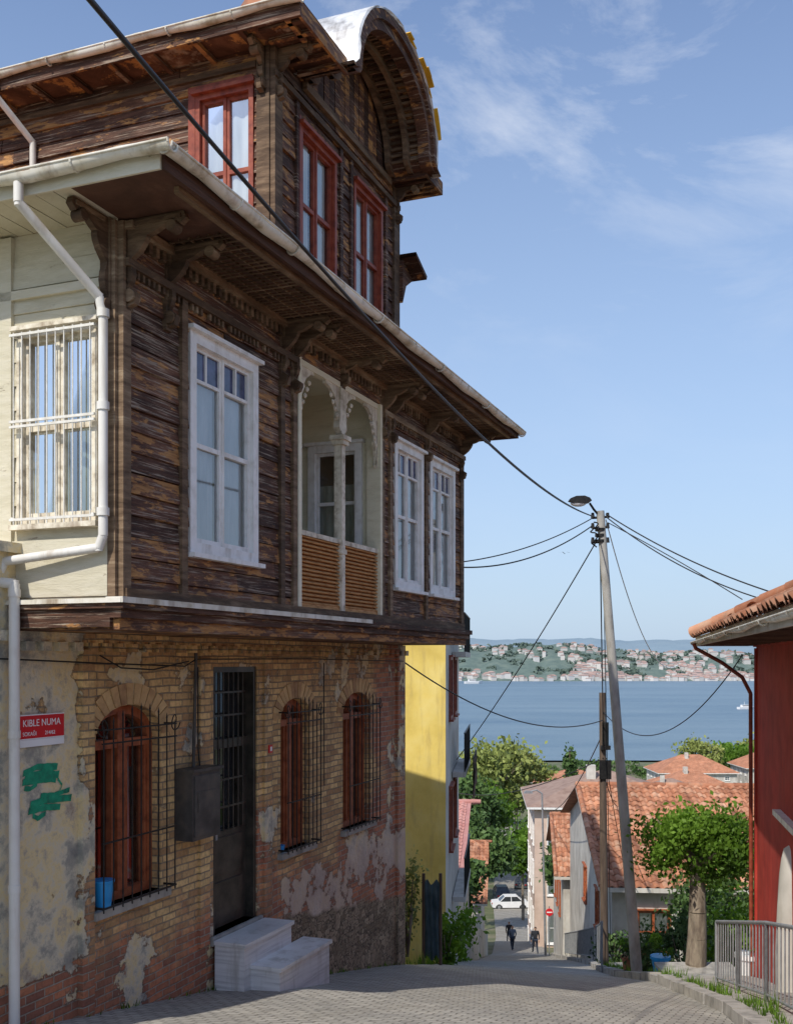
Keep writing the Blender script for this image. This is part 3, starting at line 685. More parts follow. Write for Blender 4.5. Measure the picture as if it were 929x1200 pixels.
for (i0, i1, oo, mi) in ((17, 19, .7, 1), (20, 23, .74, 1), (23, 24, .68, 1), (25, 28, .72, 1)):
    for i in range(i0, i1):
        mb.prism([B[i], B[i + 1], (B[i + 1][0] + .02, B[i + 1][1] + .02), (B[i][0] + .02, B[i][1] + .02)], -.4, oo + R.uniform(-.02, .02), lambda p, h: PA(p[0], h, p[1]), mi)
mb.build('arched_gable_roofing', [LEAD, YEL], H)
mb = MB(); y_, X_ = -.28, T1 + .42
mb.add([(T1 + .03, y_, 5.12), (T1 + .03, 1.5, 5.12), (X_, 1.5, 4.95), (X_, y_, 4.95), (T1 + .03, y_, 5.17), (T1 + .03, 1.5, 5.17), (X_ + .02, 1.5, 5.0), (X_ + .02, y_, 5.0)], [(0, 1, 2, 3), (4, 5, 6, 7), (3, 2, 6, 7), (0, 3, 7, 4)], 0)
for a in (-.1, .2, 1.4): mb.prism([(0, 5.09), (.36, 4.95), (.12, 4.8), (0, 4.55)], a, a + .06, lambda p, h: (T1 + .03 + p[0], h, p[1]))
mb.build('window_hood', [WOODU], H)
# ground floor
gw = [(.95, 1.95, -2.2, -.4, .3), (2.91, 3.86, -2.9, -.06), (4.42, 5.2, -2.28, -.45, .24), (6.2, 7.15, -2.28, -.43, .27)]
mb = MB(); wall(mb, PB, -2.5, LEN, -6.2, .25, gw, .28, 0); wall(mb, lambda a, o, z: (LEN + o, a, z), SB, 7, -6.5, .25, [], .1)
mb.box(-2.5, .0, SB, SB + 1.6, .25, .85, 0); mb.box(-2.55, .03, SB - .06, SB + 1.65, .85, .93, 0)
mb.box(.72, .94 - .06, .0, .05, -3.2, .1, 0, PB); mb.box(2.62, 2.8, .0, .03, -2.95, .1, 0, PB); mb.box(3.98, 4.16, .0, .03, -2.95, .1, 0, PB); mb.box(LEN - .3, LEN + .003, .0, .04, -5.5, .1, 0, PB)
mb.box(-2.5, LEN, .0, .045, .16, .24, 0, PB)
a = .0
while a < LEN: mb.box(a, a + .1, .0, .07, .085, .16, 0, PB); a += .2
mb.build('brick_ground_floor_wall', [BRICK], H)
mb = MB()
def archbr(a0, a1, z1, ah):
    c = (a0 + a1) / 2; r = (a1 - a0) / 2; sp = z1 - ah; n = 17
    for k in range(n):
        q0 = math.pi * (k + .08) / n; q1 = math.pi * (k + .92) / n
        f = lambda q, e: (c - (r + e) * math.cos(q), sp + (ah + e) * math.sin(q))
        mb.prism([f(q0, .005), f(q1, .005), f(q1, .2), f(q0, .2)], -.02, .006 + R.uniform(0, .01), lambda p, h: PB(p[0], h, p[1]))
for w in gw:
    if len(w) > 4: archbr(w[0], w[1], w[3], w[4])
mb.build('brick_window_arches', [BRK1], H)
mb = MB()
for w in (gw[0], gw[2], gw[3]): mb.box(w[0] - .08, w[1] + .08, -.1, .07, w[2] - .07, w[2] - .0, 0, PB)
mb.box(2.85, 3.92, -.25, .04, -2.99, -2.9, 0, PB)
mb.build('stone_sills', [CONC], H)
def archwin(fr, gs, w):
    a0, a1, z0, z1, ah = w; c = (a0 + a1) / 2; r = (a1 - a0) / 2; sp = z1 - ah; e = -.12
    fr.box(a0, a0 + .08, -.22, e + .02, z0, sp, 0, PB); fr.box(a1 - .08, a1, -.22, e + .02, z0, sp, 0, PB); fr.box(a0 + .08, a1 - .08, -.22, e + .02, z0, z0 + .08, 0, PB)
    n = 12
    for k in range(n):
        q0, q1 = math.pi * k / n, math.pi * (k + 1) / n; f = lambda q, d: (c - (r - d) * math.cos(q), sp + (ah - d) * math.sin(q))
        fr.prism([f(q0, 0), f(q1, 0), f(q1, .085), f(q0, .085)], -.22, e + .02, lambda p, h: PB(p[0], h, p[1]))
    fr.box(c - .055, c + .055, -.2, e + .03, z0 + .08, z1 - .07, 0, PB); fr.box(a0 + .08, a1 - .08, -.2, e + .025, sp - .1, sp - .02, 0, PB)
    for s in (-1, 1):
        m = c + s * r * .5; fr.box(m - .17 * r / .5, m - .17 * r / .5 + .04, -.19, e + .01, z0 + .08, sp - .1, 0, PB); fr.box(m + .17 * r / .5 - .04, m + .17 * r / .5, -.19, e + .01, z0 + .08, sp - .1, 0, PB)
    gs.add([PB(a0, -.17, z0), PB(a1, -.17, z0), PB(a1, -.17, z1), PB(a0, -.17, z1)], [(0, 1, 2, 3)], 0)
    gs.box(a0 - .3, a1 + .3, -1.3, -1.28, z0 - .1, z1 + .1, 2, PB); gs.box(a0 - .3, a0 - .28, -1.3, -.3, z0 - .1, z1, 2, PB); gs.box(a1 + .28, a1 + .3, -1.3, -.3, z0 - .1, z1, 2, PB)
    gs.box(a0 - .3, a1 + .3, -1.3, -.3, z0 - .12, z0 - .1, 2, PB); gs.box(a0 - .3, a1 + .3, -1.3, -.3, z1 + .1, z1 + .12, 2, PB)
fr = MB(); gs = MB()
for w in (gw[0], gw[2], gw[3]): archwin(fr, gs, w)
curtain(gs, PB, 1.5, 1.85, -2.1, -.7, -.3, 1); curtain(gs, PB, 4.5, 5.1, -2.2, -1.4, -.3, 4)
fr.build('arched_window_frames', [BROWNW], H); gs.build('arched_window_panes', GM, H)
mb = MB()
for w in (gw[0], gw[2], gw[3]):
    a0, a1, z0, z1, ah = w; a0 -= .05; a1 += .05; zt = z1 - ah * .7; o = .13; n = 8
    for k in range(n + 1):
        a = a0 + (a1 - a0) * k / n; z = zt + ah * .6 * math.sin(math.pi * k / n)
        mb.cyl(PB(a, o, z0 + .0), PB(a, o, z), .007, n=6)
        mb.cyl(PB(a, o, z), PB(a, o, z + .05), .01, .001, n=6)
    for z in (z0 + .03, z0 + .6, zt - .12, zt): mb.box(a0 - .02, a1 + .02, o - .008, o + .008, z, z + .014, 0, PB)
    for a in (a0, a1):
        for z in (z0 + .03, zt): mb.box(a - .008, a + .008, .0, o, z, z + .018, 0, PB)
    for sgn, ac in ((-1, a0), (1, a1)):
        pts = [PB(ac + sgn * (.02 + .07 * (t / 10)) * math.cos(t * .62), o + .0, zt + .02 + .075 * math.sin(t * .62)) for t in range(11)]
        for u, v_ in zip(pts[:-1], pts[1:]): mb.cyl(u, v_, .006, n=5)
mb.build('iron_window_grilles', [IRON], H)
mb = MB(); a0, a1, z0, z1 = gw[1]
mb.box(a0, a0 + .06, -.24, -.02, z0, z1, 0, PB); mb.box(a1 - .06, a1, -.24, -.02, z0, z1, 0, PB); mb.box(a0 + .06, a1 - .06, -.24, -.02, z1 - .06, z1, 0, PB)
mb.box(a0 + .06, a1 - .06, -.2, -.12, z0 + .01, z0 + 1.05, 0, PB); mb.box(a0 + .06, a1 - .06, -.2, -.1, z0 + 1.95, z0 + 2.05, 0, PB); mb.box(a0 + .06, a0 + .16, -.2, -.11, z0 + 1.05, z0 + 2.0, 0, PB); mb.box(a1 - .16, a1 - .06, -.2, -.11, z0 + 1.05, z0 + 2., 0, PB)
mb.box(a0 + .15, a1 - .15, -.12, -.105, z0 + .12, z0 + .5, 0, PB); mb.box(a0 + .15, a1 - .15, -.12, -.105, z0 + .58, z0 + .98, 0, PB)
for k in range(7):
    a = a0 + .16 + k * (a1 - a0 - .32) / 6; mb.cyl(PB(a, -.1, z0 + 1.05), PB(a, -.1, z1 - .06), .011, n=6)
for z in (1.3, 1.6, 2.3, 2.55): mb.box(a0 + .1, a1 - .1, -.11, -.09, z0 + z, z0 + z + .02, 0, PB)
mb.cyl(PB(a0 + .12, -.1, z0 + 1.02), PB(a0 + .12, -.04, z0 + 1.02), .018, n=8, mi=2); mb.box(a0 + .1, a0 + .14, -.06, -.03, z0 + .99, z0 + 1.1, 2, PB)
mb.box(a0 + .06, a1 - .06, -.24, -.22, z0 + 1.0, z1, 1, PB)
mb.build('front_door', [DOORM, DGLASS, GREY], H)
mb = MB()
mb.box(2.86, 3.92, .05, .40, -4.3, -2.97, 0, PB); mb.box(2.84, 3.94, .05, .43, -2.97, -2.93, 0, PB)
mb.box(3.0, 4.2, .40, .74, -4.3, -3.22, 0, PB); mb.box(2.98, 4.22, .40, .77, -3.22, -3.18, 0, PB)
mb.build('marble_steps', [MARB], H)
mb = MB(); mb.box(2.2, 2.72, .0, .2, -1.78, -1.1, 0, PB); mb.box(2.18, 2.74, .0, .23, -1.1, -1.07, 0, PB); mb.box(2.23, 2.69, .2, .212, -1.74, -1.14, 0, PB); mb.box(2.28, 2.64, .212, .218, -1.5, -1.3, 0, PB)
mb.cyl(PB(2.45, .05, -1.07), PB(2.5, .05, .1), .018, n=6); mb.build('meter_box', [LEADG], H)
mb = MB(); mb.box(4.06, 4.14, .03, .045, -1.06, -.97, 0, PB); mb.box(4.08, 4.12, .045, .048, -1.04, -.99, 1, PB); mb.build('house_number_plate', [REDP, WP], H)
mb = MB(); mb.cyl(PB(1.08, -.02, -2.19), PB(1.08, -.02, -1.97), .075, .1, 16); mb.cyl(PB(1.08, -.02, -1.97), PB(1.08, -.02, -1.95), .108, .108, 16); mb.cyl(PB(4.5, -.05, -2.27), PB(4.5, -.05, -2.2), .05, .06, 12); mb.build('blue_bucket', [BLUEP], H)
sg = empty('street_sign', H.location); sg.rotation_euler = H.rotation_euler
mb = MB(); mb.box(-.03, .51, .012, .022, -.63, -.43, 0, PB); mb.box(-.03, .51, .012, .022, -.69, -.632, 1, PB)
for (p, q, r_, s) in ((-.03, .51, -.438, -.43), (-.03, .51, -.63, -.622)): mb.box(p, q, .022, .024, r_, s, 1, PB)
mb.build('plate', [REDP, WP], sg)
def text(t, size, a, o, z, m, parent):
    cu = bpy.data.curves.new('lettering', 'FONT'); cu.body = t; cu.size = size; cu.extrude = .001; cu.materials.append(m)
    ob = bpy.data.objects.new('lettering', cu); COL.objects.link(ob); ob.parent = parent; ob.rotation_euler = (math.pi / 2, 0, 0); ob.location = (a, SB - o, z); return ob
text('KIBLE NUMA', .08, .01, .0235, -.525, WP, sg); text('SOKA\u011eI        214/62', .045, .01, .0235, -.6, WP, sg)
mb = MB()
def stroke(pts, w, kk):
    n = 6; P = []
    for (p, q) in zip(pts[:-1], pts[1:]):
        for i in range(n): P.append((p[0] + (q[0] - p[0]) * i / n, p[1] + (q[1] - p[1]) * i / n))
    P.append(pts[-1]); vs = []
    for i, (a, z) in enumerate(P):
        ww = w * (1 + .35 * noise.noise(Vector((a * 20, z * 20, kk)))); o = .004 + kk * .0006
        a += .012 * noise.noise(Vector((a * 9, z * 9, 5))); vs += [PB(a - ww * .25, o, z - ww), PB(a + ww * .25, o, z + ww)]
    mb.add(vs, [(2 * i, 2 * i + 2, 2 * i + 3, 2 * i + 1) for i in range(len(P) - 1)], 0)
stroke([(.04, -.9), (.2, -.86), (.45, -.88)], .026, 0); stroke([(.06, -.93), (.3, -.92), (.47, -.95)], .03, 1); stroke([(.03, -.97), (.25, -.97), (.43, -.985)], .026, 2); stroke([(.05, -1.02), (.12, -1.03), (.2, -1.0)], .018, 3)
stroke([(.24, -1.1), (.4, -1.11), (.6, -1.09)], .02, 4); stroke([(.12, -1.16), (.3, -1.14), (.63, -1.16)], .03, 5); stroke([(.1, -1.21), (.3, -1.2), (.48, -1.22)], .028, 6); stroke([(.14, -1.25), (.2, -1.28), (.3, -1.25)], .02, 7); stroke([(.45, -.98), (.5, -1.04), (.46, -1.1)], .012, 8)
mb.build('green_graffiti', [GRNP], H)
mb = MB()
mb.tube([(-.68, .35, ZE + .04), (-.68, .35, ZE - .1), (-.12, .08, 2.75), (-.1, .06, 2.6), (-.1, .06, .95), (-.1, .1, .86), (-.16, .95, .78), (-.2, 1.0, .6)], .036, 12)
mb.tube([(-.2, 1., .62), (-.17, .84, .6), (-.17, .84, -3.2)], .042, 12)
for z in (1.1, 1.9, 2.6, .5, -.6, -1.8): mb.cyl((-.1, .06, z) if z > .9 else (-.17, .84, z), (-.1, .06, z + .06) if z > .9 else (-.17, .84, z + .06), .048, n=12)
mb.tube([(XL - .08, 3.0, Z3 + .06), (XL - .08, 3.0, Z3 - .1), (T0 - .07, 2.85, Z3 - .45), (T0 - .07, 2.85, 4.)], .035, 10)
mb.build('drain_pipes', [PIPE], H)
for pts in ([PB(-.3, .05, .02), PB(1, .08, -.02), PB(2.3, .05, -.05), PB(2.5, .05, .02), PB(5, .06, .03), PB(8.3, .06, .0)], [PB(2.55, .04, -.06), PB(2.57, .03, -.9), PB(2.6, .03, -1.07)], [PB(5.55, .03, -.02), PB(5.56, .03, -1.6)], [PB(.9, .09, .05), PB(1.2, .09, -.06), PB(1.7, .09, -.08), PB(2.35, .06, .0)]):
    wire('wall_cable', pts, .007, BLACK, H)
cp = [(-.06 - .03 * math.sin(t * .5), 1.35 + .22 * math.cos(t * .7), 1.08 + .14 * math.sin(t * .7) + t * .003) for t in range(46)]
wire('hose_coil', cp, .01, simple('hose_green', [(.02, .12, .1), (.04, .2, .16)], 3, bump=0), H)

# ------------------------------------------------------------------ poles and cables
def pole(name, b, t, r0, r1, m, extra=None):
    e = empty(name, b); mb = MB(); bv = Vector(b); n = 10
    for i in range(n):
        mb.cyl((Vector(t) - bv) * (i / n), (Vector(t) - bv) * ((i + 1) / n), r0 + (r1 - r0) * i / n, r0 + (r1 - r0) * (i + 1) / n, 16, 0, .5)
    mb.build('shaft', [m], e); return e
PTOP = (3.55, 18.3, 2.62); PBOT = (4.2, 18.3, -5.6)
lp = pole('street_lamp', PBOT, PTOP, .1, .07, CONC)
def rel(p, b): return Vector(p) - Vector(b)
mb = MB(); T = rel(PTOP, PBOT)
mb.tube([T + Vector((0, 0, -.1)), T + Vector((-.12, -.05, .02)), T + Vector((-.2, -.1, .12))], .02, 8)
hd = [(-.14, 0), (-.1, .05), (.0, .085), (.16, .08), (.27, .04), (.3, 0), (.2, -.035), (0, -.05), (-.1, -.03)]
L0 = T + Vector((-.3, -.1, .16))
mb.prism(hd, -.075, .075, lambda p, h: (L0.x - p[0] * .9, L0.y + h, L0.z + p[1]), 0)
mb.build('lamp_head', [IRON], lp)
mb = MB(); vs = []; n = 12
for j in range(5):
    for i in range(n):
        a = 2 * math.pi * i / n; q = math.pi / 2 * j / 4; vs.append((L0.x - .1 + .14 * math.cos(a) * math.cos(q), L0.y + .07 * math.sin(a) * math.cos(q), L0.z - .04 - .06 * math.sin(q)))
mb.add(vs, [(j * n + i, j * n + (i + 1) % n, (j + 1) * n + (i + 1) % n, (j + 1) * n + i) for j in range(4) for i in range(n)], 0, .5, True); mb.build('lamp_lens', [WP], lp)
mb = MB()
for z in (-.12, -.3, -.55): mb.cyl(T + Vector((-.14, 0, z)), T + Vector((.14, 0, z + .02)), .022, n=8); mb.cyl(T + Vector((-.13, 0, z)), T + Vector((-.13, 0, z + .09)), .035, .025, 8); mb.cyl(T + Vector((.13, 0, z)), T + Vector((.13, 0, z + .09)), .035, .025, 8)
for k in range(3): mb.cyl(T + Vector((0, 0, -.35 - k * .1)), T + Vector((0, 0, -.3 - k * .1)), .09, n=14)
mb.tube([T + Vector((-.12, -.1, -.2 + .02 * math.sin(i))) + Vector((.06 * math.sin(i * .9), .05 * math.cos(i * 1.3), -.03 * i)) for i in range(16)], .012, 6)
mb.build('crossarm_and_clamps', [IRON], lp)
wp = pole('utility_pole', (4.95, 25, -7.2), (4.9, 25, -.75), .1, .075, POLEW)
mb = MB(); mb.cyl((0, -.12, 5.2), (0, -.12, 5.75), .08, n=10); mb.box(-.11, .11, -.19, -.08, 5.1, 5.2); mb.box(-.14, .14, -.13, -.09, 4.4, 4.85); mb.build('junction_box', [IRON], wp)
pp = pole('lamp_post', (8.1, 57, -16.2), (7.9, 57, -7.2), .07, .045, GREY)
mb = MB(); mb.tube([(-.2, 0, 9.), (-.5, 0, 9.2), (-.9, 0, 9.1)], .04, 6); mb.prism([(0, 0), (.5, 0), (.45, .12), (.1, .14)], -.1, .1, lambda p, h: (-1.2 + p[0], h, 9.02 + p[1])); mb.build('lamp_head', [GREY], pp)
hw = lambda x, y, z: H.matrix_world @ Vector((x, y, z))
bpy.context.view_layer.update()
def cab(a, b, s, r=.012, m=BLACK): wire('overhead_cable', sag(a, b, s), r, m)
tp = Vector(PTOP)
cab(tp + Vector((-.1, 0, -.1)), (-1.2, 3.9, 2.53), .35, .011)
cab(tp + Vector((-.1, 0, -.1)), (-1.19, 3.93, 2.54), .37, .006)
cab(tp + Vector((-.13, 0, -.12)), hw(LEN + .02, .0, 1.5), .12, .009); cab(tp + Vector((-.13, 0, -.25)), hw(LEN + .02, .0, 1.42), .2, .011)
cab(tp + Vector((.1, 0, -.05)), (6.2, 15.0, .75), .18, .011); cab(tp + Vector((.1, 0, -.1)), (6.3, 15.0, .66), .3, .01); cab(tp + Vector((.13, 0, -.2)), (5.6, 17, 1.0), -.03, .008)
cab(tp + Vector((-.05, 0, -.5)), (1.5, 27, -2.6), .15, .011); cab(tp + Vector((.1, 0, -.15)), (7.5, 28, -.1), .9, .01, WP)
cab((4.9, 24.9, -1.4), hw(LEN, SB, .0), .5, .012); cab((4.9, 24.9, -1.6), tp + Vector((0, 0, -.6)), .05, .012); cab((4.9, 24.9, -1.2), (5.6, 17, .1), .9, .01)
cab((4.9, 24.9, -2.6), (8.5, 40, -5.5), .3, .014); cab((4.9, 24.9, -2.3), (2.2, 40, -5.0), .4, .012); cab(tp + Vector((.05, 0, -.7)), (5.1, 25, -7), -.1, .008)
cab((4.9, 24.9, -1.9), (6.8, 31, -6.4), .2, .01); cab((4.9, 24.9, -1.7), (7.9, 57, -8), .8, .014)

# ------------------------------------------------------------------ red house
RA = math.atan2(.977, .2135)
RH = empty('red_house', (5.55, 16.2, 0), RA)
mb = MB()
PW = lambda a, o, z: (a, o, z)
rops = [(-9, -7.8, -2.2, -.7)]
wall(mb, PW, -14, 0, -7, .35, rops, .15, 0); mb.add([(0, 0, -7), (0, -6, -7), (0, -6, .35), (0, 0, .35)], [(0, 1, 2, 3)], 0, .5)
mb.add([(-14, 0, -7), (-14, -6, -7), (-14, -6, .35), (-14, 0, .35)], [(0, 1, 2, 3)], 0, .5)
mb.build('red_walls', [REDWALL], RH)
mb = MB(); mb.box(-14, -2.6, .0, .1, -2.0, -1.93, 0, PW); mb.box(-14, 0.05, .0, .04, .22, .33, 1, PW); mb.box(-.12, .02, .0, .03, -7, .2, 1, PW)
mb.build('wall_bands', [WHITE, REDWALL], RH)
fr = MB(); gs = MB()
for w in rops: tallwin(fr, gs, PW, *w, casing=.07, small=False)
fr.build('window_frames', [WHITE], RH); gs.build('window_panes', GM, RH)
mb = MB(); mb.box(-14.3, .35, -6, .85, .3, .34, 0, PW); mb.box(-14.3, .38, .85, .88, .24, .38, 1, PW); mb.box(.35, .38, -6, .85, .24, .38, 1, PW)
for k in range(30): mb.box(-14 + k * .5, -13.93 + k * .5, .05, .84, .24, .3, 0, PW)
mb.build('eaves_boards', [WOODR, WWALL], RH)
mb = MB(); sl = .47
rooftiles(mb, (-14.3, .92, .36), (1, 0, 0), (0, -1, sl), 14.7, 4.2, inside=lambda u, v: v * .905 < (14.75 - u) + .05, amp=.05)
rooftiles(mb, (.42, .92, .36), (0, -1, 0), (-1, 0, sl), 6.9, 4.2, inside=lambda u, v: v * .905 < u + .05, amp=.05)
c0 = Vector((.42, .92, .46)); c1 = Vector((-3.4, -2.9, .46 + 3.82 * sl))
for k in range(12): mb.cyl(c0.lerp(c1, k / 12), c0.lerp(c1, (k + 1.1) / 12), .1, .085, 10)
mb.add([(.42, .92, .37), (-3.5, -3, .37 + 3.92 * sl), (-14.3, -3, .37 + 3.92 * sl), (-14.3, .92, .37)], [(0, 1, 2, 3)], 0, .2)
mb.build('tiled_roof', [TILE], RH)
mb = MB()
gutter(mb, (-14.3, .92, .33), (.4, .92, .30), .03, -1)
mb.build('gutter', [GUT], RH)
mb = MB(); mb.tube([(.2, .92, .28), (.22, .88, .2), (.12, .5, -.02), (.06, .2, -.25), (.02, .08, -.5), (.02, .07, -6)], .03, 10); mb.build('downpipe', [REDW], RH)
e = empty('plastered_gate_pier', (4.98, 12.9, gr(4.9, 12.9)))
mb = MB(); n = 14; vs = []
for j in range(9):
    z = [-.4, 0, .6, 1.2, 1.6, 1.8, 1.92, 1.98, 2.0][j]; r = [.29, .29, .28, .26, .25, .235, .2, .12, .01][j]
    for i in range(n):
        a = 2 * math.pi * i / n; rr = r * (1 + .1 * noise.noise(Vector((math.cos(a) * 2, math.sin(a) * 2, z * 2)))); vs.append((rr * math.cos(a) * 1.1, rr * math.sin(a), z))
mb.add(vs, [(j * n + i, j * n + (i + 1) % n, (j + 1) * n + (i + 1) % n, (j + 1) * n + i) for j in range(8) for i in range(n)], 0, .5, True); mb.build('pier', [WWALL], e)

def railing(name, pts, h, m, gap=.12, pr=.022):
    e = empty(name, pts[0]); mb = MB(); b = Vector(pts[0])
    for p, q in zip(pts[:-1], pts[1:]):
        p = Vector(p) - b; q = Vector(q) - b; L = (q - p).length; up = Vector((0, 0, h)); n = max(2, int(L / gap))
        mb.cyl(p + up, q + up, pr, n=8); mb.cyl(p + up * .12, q + up * .12, pr * .7, n=8)
        for k in range(n + 1):
            c = p.lerp(q, k / n); main = k in (0, n); mb.cyl(c + (Vector((0, 0, -.15)) if main else up * .12), c + up, pr * (1.1 if main else .4), n=8)
    mb.build('bars', [m], e)
def G3(x, y, d=0.): return (x, y, gr(x, y) + d)
railing('metal_railing', [G3(4.42, 14.5, .1), G3(4.2, 12.9, .1), G3(3.98, 11.3, .1), G3(3.75, 9.7, .1)], .88, GREY, .17)
railing('metal_railing', [G3(6.0, 32, .1), G3(6.9, 40, .1), G3(7.9, 50, .1)], 1., GREY, .2)
railing('metal_railing', [G3(4.4, 22.5, .1), G3(5.2, 27, .1), G3(5.7, 30, .1)], 1., GREY, .2)

# ------------------------------------------------------------------ neighbours
def gable_house(name, x0, x1, y0, y1, zb, ze, zr, wm, tm, wins=(), ov=.4, rz=0., ridge='x'):
    cx, cy = (x0 + x1) / 2, (y0 + y1) / 2
    e = empty(name, (cx, cy, 0), rz); w = (x1 - x0) / 2; d = (y1 - y0) / 2
    mb = MB()
    PF = lambda a, o, z: (a, -d - o, z); PLf = lambda a, o, z: (-w - o, a, z)
    fw = [q[1:] for q in wins if q[0] == 'f']; lw = [q[1:] for q in wins if q[0] == 'l']
    wall(mb, PF, -w, w, zb, ze, fw, .12); wall(mb, PLf, -d, d, zb, ze, lw, .12)
    wall(mb, lambda a, o, z: (a, d + o, z), -w, w, zb, ze, [], .1); wall(mb, lambda a, o, z: (w + o, a, z), -d, d, zb, ze, [], .1)
    mb.add([(-w, -d, ze), (-w, d, ze), (-w, 0, zr - .1)], [(0, 1, 2)], 0, .5); mb.add([(w, -d, ze), (w, d, ze), (w, 0, zr - .1)], [(0, 1, 2)], 0, .5)
    mb.build('walls', [wm], e)
    fr = MB(); gs = MB()
    for q in fw: tallwin(fr, gs, PF, *q, casing=.06, small=False)
    for q in lw: tallwin(fr, gs, PLf, *q, casing=.06, small=False)
    if wins: fr.build('window_frames', [BROWNW], e); gs.build('window_panes', GM, e)
    mb = MB(); s = (zr - ze) / d; L = math.hypot(d + ov, (d + ov) * s)
    rooftiles(mb, (-w - ov, -d - ov, ze - ov * s), (1, 0, 0), (0, 1, s), 2 * w + 2 * ov, L, per=.26, row=.4, amp=.05)
    mb.add([(-w - ov, -d - ov, ze - ov * s), (w + ov, -d - ov, ze - ov * s), (w + ov, 0, zr), (-w - ov, 0, zr)], [(0, 1, 2, 3)], 0, .2)
    mb.add([(-w - ov, d + ov, ze - ov * s), (w + ov, d + ov, ze - ov * s), (w + ov, 0, zr), (-w - ov, 0, zr)], [(0, 1, 2, 3)], 0, .2)
    k = -w - ov
    while k < w + ov: mb.cyl((k, 0, zr + .02), (k + .42, 0, zr + .02), .12, .1, 8); k += .4
    k = 0
    while k < 1:
        pa = Vector((-w - ov + .05, -d - ov, ze - ov * s + .06)).lerp(Vector((-w - ov + .05, 0, zr + .06)), k); pb = Vector((-w - ov + .05, -d - ov, ze - ov * s + .06)).lerp(Vector((-w - ov + .05, 0, zr + .06)), min(1, k + .06)); mb.cyl(pa, pb, .1, .085, 8); k += .05
    mb.build('tiled_roof', [tm], e)
    mb = MB(); mb.box(-w - ov - .03, -w - ov, -d - ov, 0, 0, .01, 0, lambda a, b, c: (a, b, ze - ov * s + (b + d + ov) * s - .08 + c * 12)); mb.box(-w - ov, w + ov, -d - ov - .03, -d - ov, ze - ov * s - .1, ze - ov * s + .03)
    mb.build('eave_boards', [WWALL], e)
    return e
gable_house('tiled_house', 6.9, 15.5, 30.5, 45, -13, -6.5, -4.5, WWALL, TILE, [('f', -3.6, -2.6, -8.6, -7.3), ('l', -4, -3, -8.8, -7.5), ('l', 0, 1, -8.8, -7.5)], rz=-.08)
gable_house('white_house', 8.1, 13.5, 48, 57, -17, -9.7, -7.7, WWALL, TILE, [('f', -2.3, -1.5, -11.7, -10.4), ('l', -2.6, -1.8, -12.2, -10.6), ('l', -.4, .4, -12.2, -10.6), ('l', 1.6, 2.4, -12.2, -10.6)], rz=-.1)
def hip_house(name, cx, cy, w, d, zb, ze, rh, wm, tm, rz, floors=3, cols=4):
    e = empty(name, (cx, cy, 0), rz); mb = MB(); h = (ze - zb - 1) / floors; opsf = []; opsl = []
    for f in range(floors):
        for c in range(cols):
            a = -w / 2 + (c + .5) * w / cols; opsf.append((a - .55, a + .55, ze - (f + 1) * h + .7, ze - f * h - .5))
            a = -d / 2 + (c + .5) * d / cols; opsl.append((a - .5, a + .5, ze - (f + 1) * h + .7, ze - f * h - .5))
    PF = lambda a, o, z: (a, -d / 2 - o, z); PLf = lambda a, o, z: (-w / 2 - o, a, z)
    wall(mb, PF, -w / 2, w / 2, zb, ze, opsf, .15); wall(mb, PLf, -d / 2, d / 2, zb, ze, opsl, .15)
    wall(mb, lambda a, o, z: (a, d / 2 + o, z), -w / 2, w / 2, zb, ze, [], .15); wall(mb, lambda a, o, z: (w / 2 + o, a, z), -d / 2, d / 2, zb, ze, [], .15)
    mb.build('walls', [wm], e); fr = MB(); gs = MB()
    for q in opsf: tallwin(fr, gs, PF, *q, casing=.08, small=False)
    for q in opsl: tallwin(fr, gs, PLf, *q, casing=.08, small=False)
    fr.build('window_frames', [WHITE], e); gs.build('window_panes', GM, e)
    mb = MB(); o = .6; mb.box(-w / 2 - o, w / 2 + o, -d / 2 - o, d / 2 + o, ze, ze + .15, 1)
    W2, D2 = w / 2 + o, d / 2 + o; rl = max(.3, W2 - D2) if W2 > D2 else .3
    mb.add([(-W2, -D2, ze + .16), (W2, -D2, ze + .16), (W2, D2, ze + .16), (-W2, D2, ze + .16), (-rl, 0, ze + rh), (rl, 0, ze + rh)], [(0, 1, 5, 4), (2, 3, 4, 5), (1, 2, 5), (3, 0, 4)], 0, .5)
    mb.box(-1.6, -.9, -1.6, -.9, ze + .3, ze + rh + .5, 2)
    mb.build('hip_roof', [tm, WHITE, WWALL], e); return e
hip_house('pink_building', 16.3, 82, 11.5, 11, -26, -10.8, 2.3, PWALL, TILEB, -.08, 4, 4)
hip_house('shore_house', 29, 152, 12, 11, -31, -20.5, 2.6, WWALL, TILE, .2)
hip_house('shore_house', 43, 165, 11, 11, -31, -21, 2.6, PWALL, TILEB, -.2)
hip_house('shore_house', 53, 190, 12, 11, -31, -22.5, 3., WWALL, TILE, .1)
hip_house('shore_house', 36, 215, 14, 12, -31, -25, 3., WWALL, TILE, .4)
hip_house('shore_house', 63, 225, 16, 12, -31, -23.5, 3.5, WWALL, TILE, .0)
hip_house('shore_house', 85, 230, 20, 12, -31, -23, 4., WWALL, TILE, .0)
hip_house('shore_house', 21, 118, 8, 8, -30, -20.5, 2., WWALL, TILE, .0)
hip_house('shore_house', 34, 120, 10, 9, -30, -18.3, 2.2, WWALL, TILE, .15)
YB_ = empty('yellow_apartment_building', (1.03, 22.0, 0), math.radians(-6))
mb = MB(); PYr = lambda a, o, z: (o, a, z); yo = [(1.2, 2.2, z, z + 1.4) for z in (-4.2, -1.3, 1.4)] + [(3.2, 4.2, z, z + 1.4) for z in (-4.2, -1.3, 1.4)]
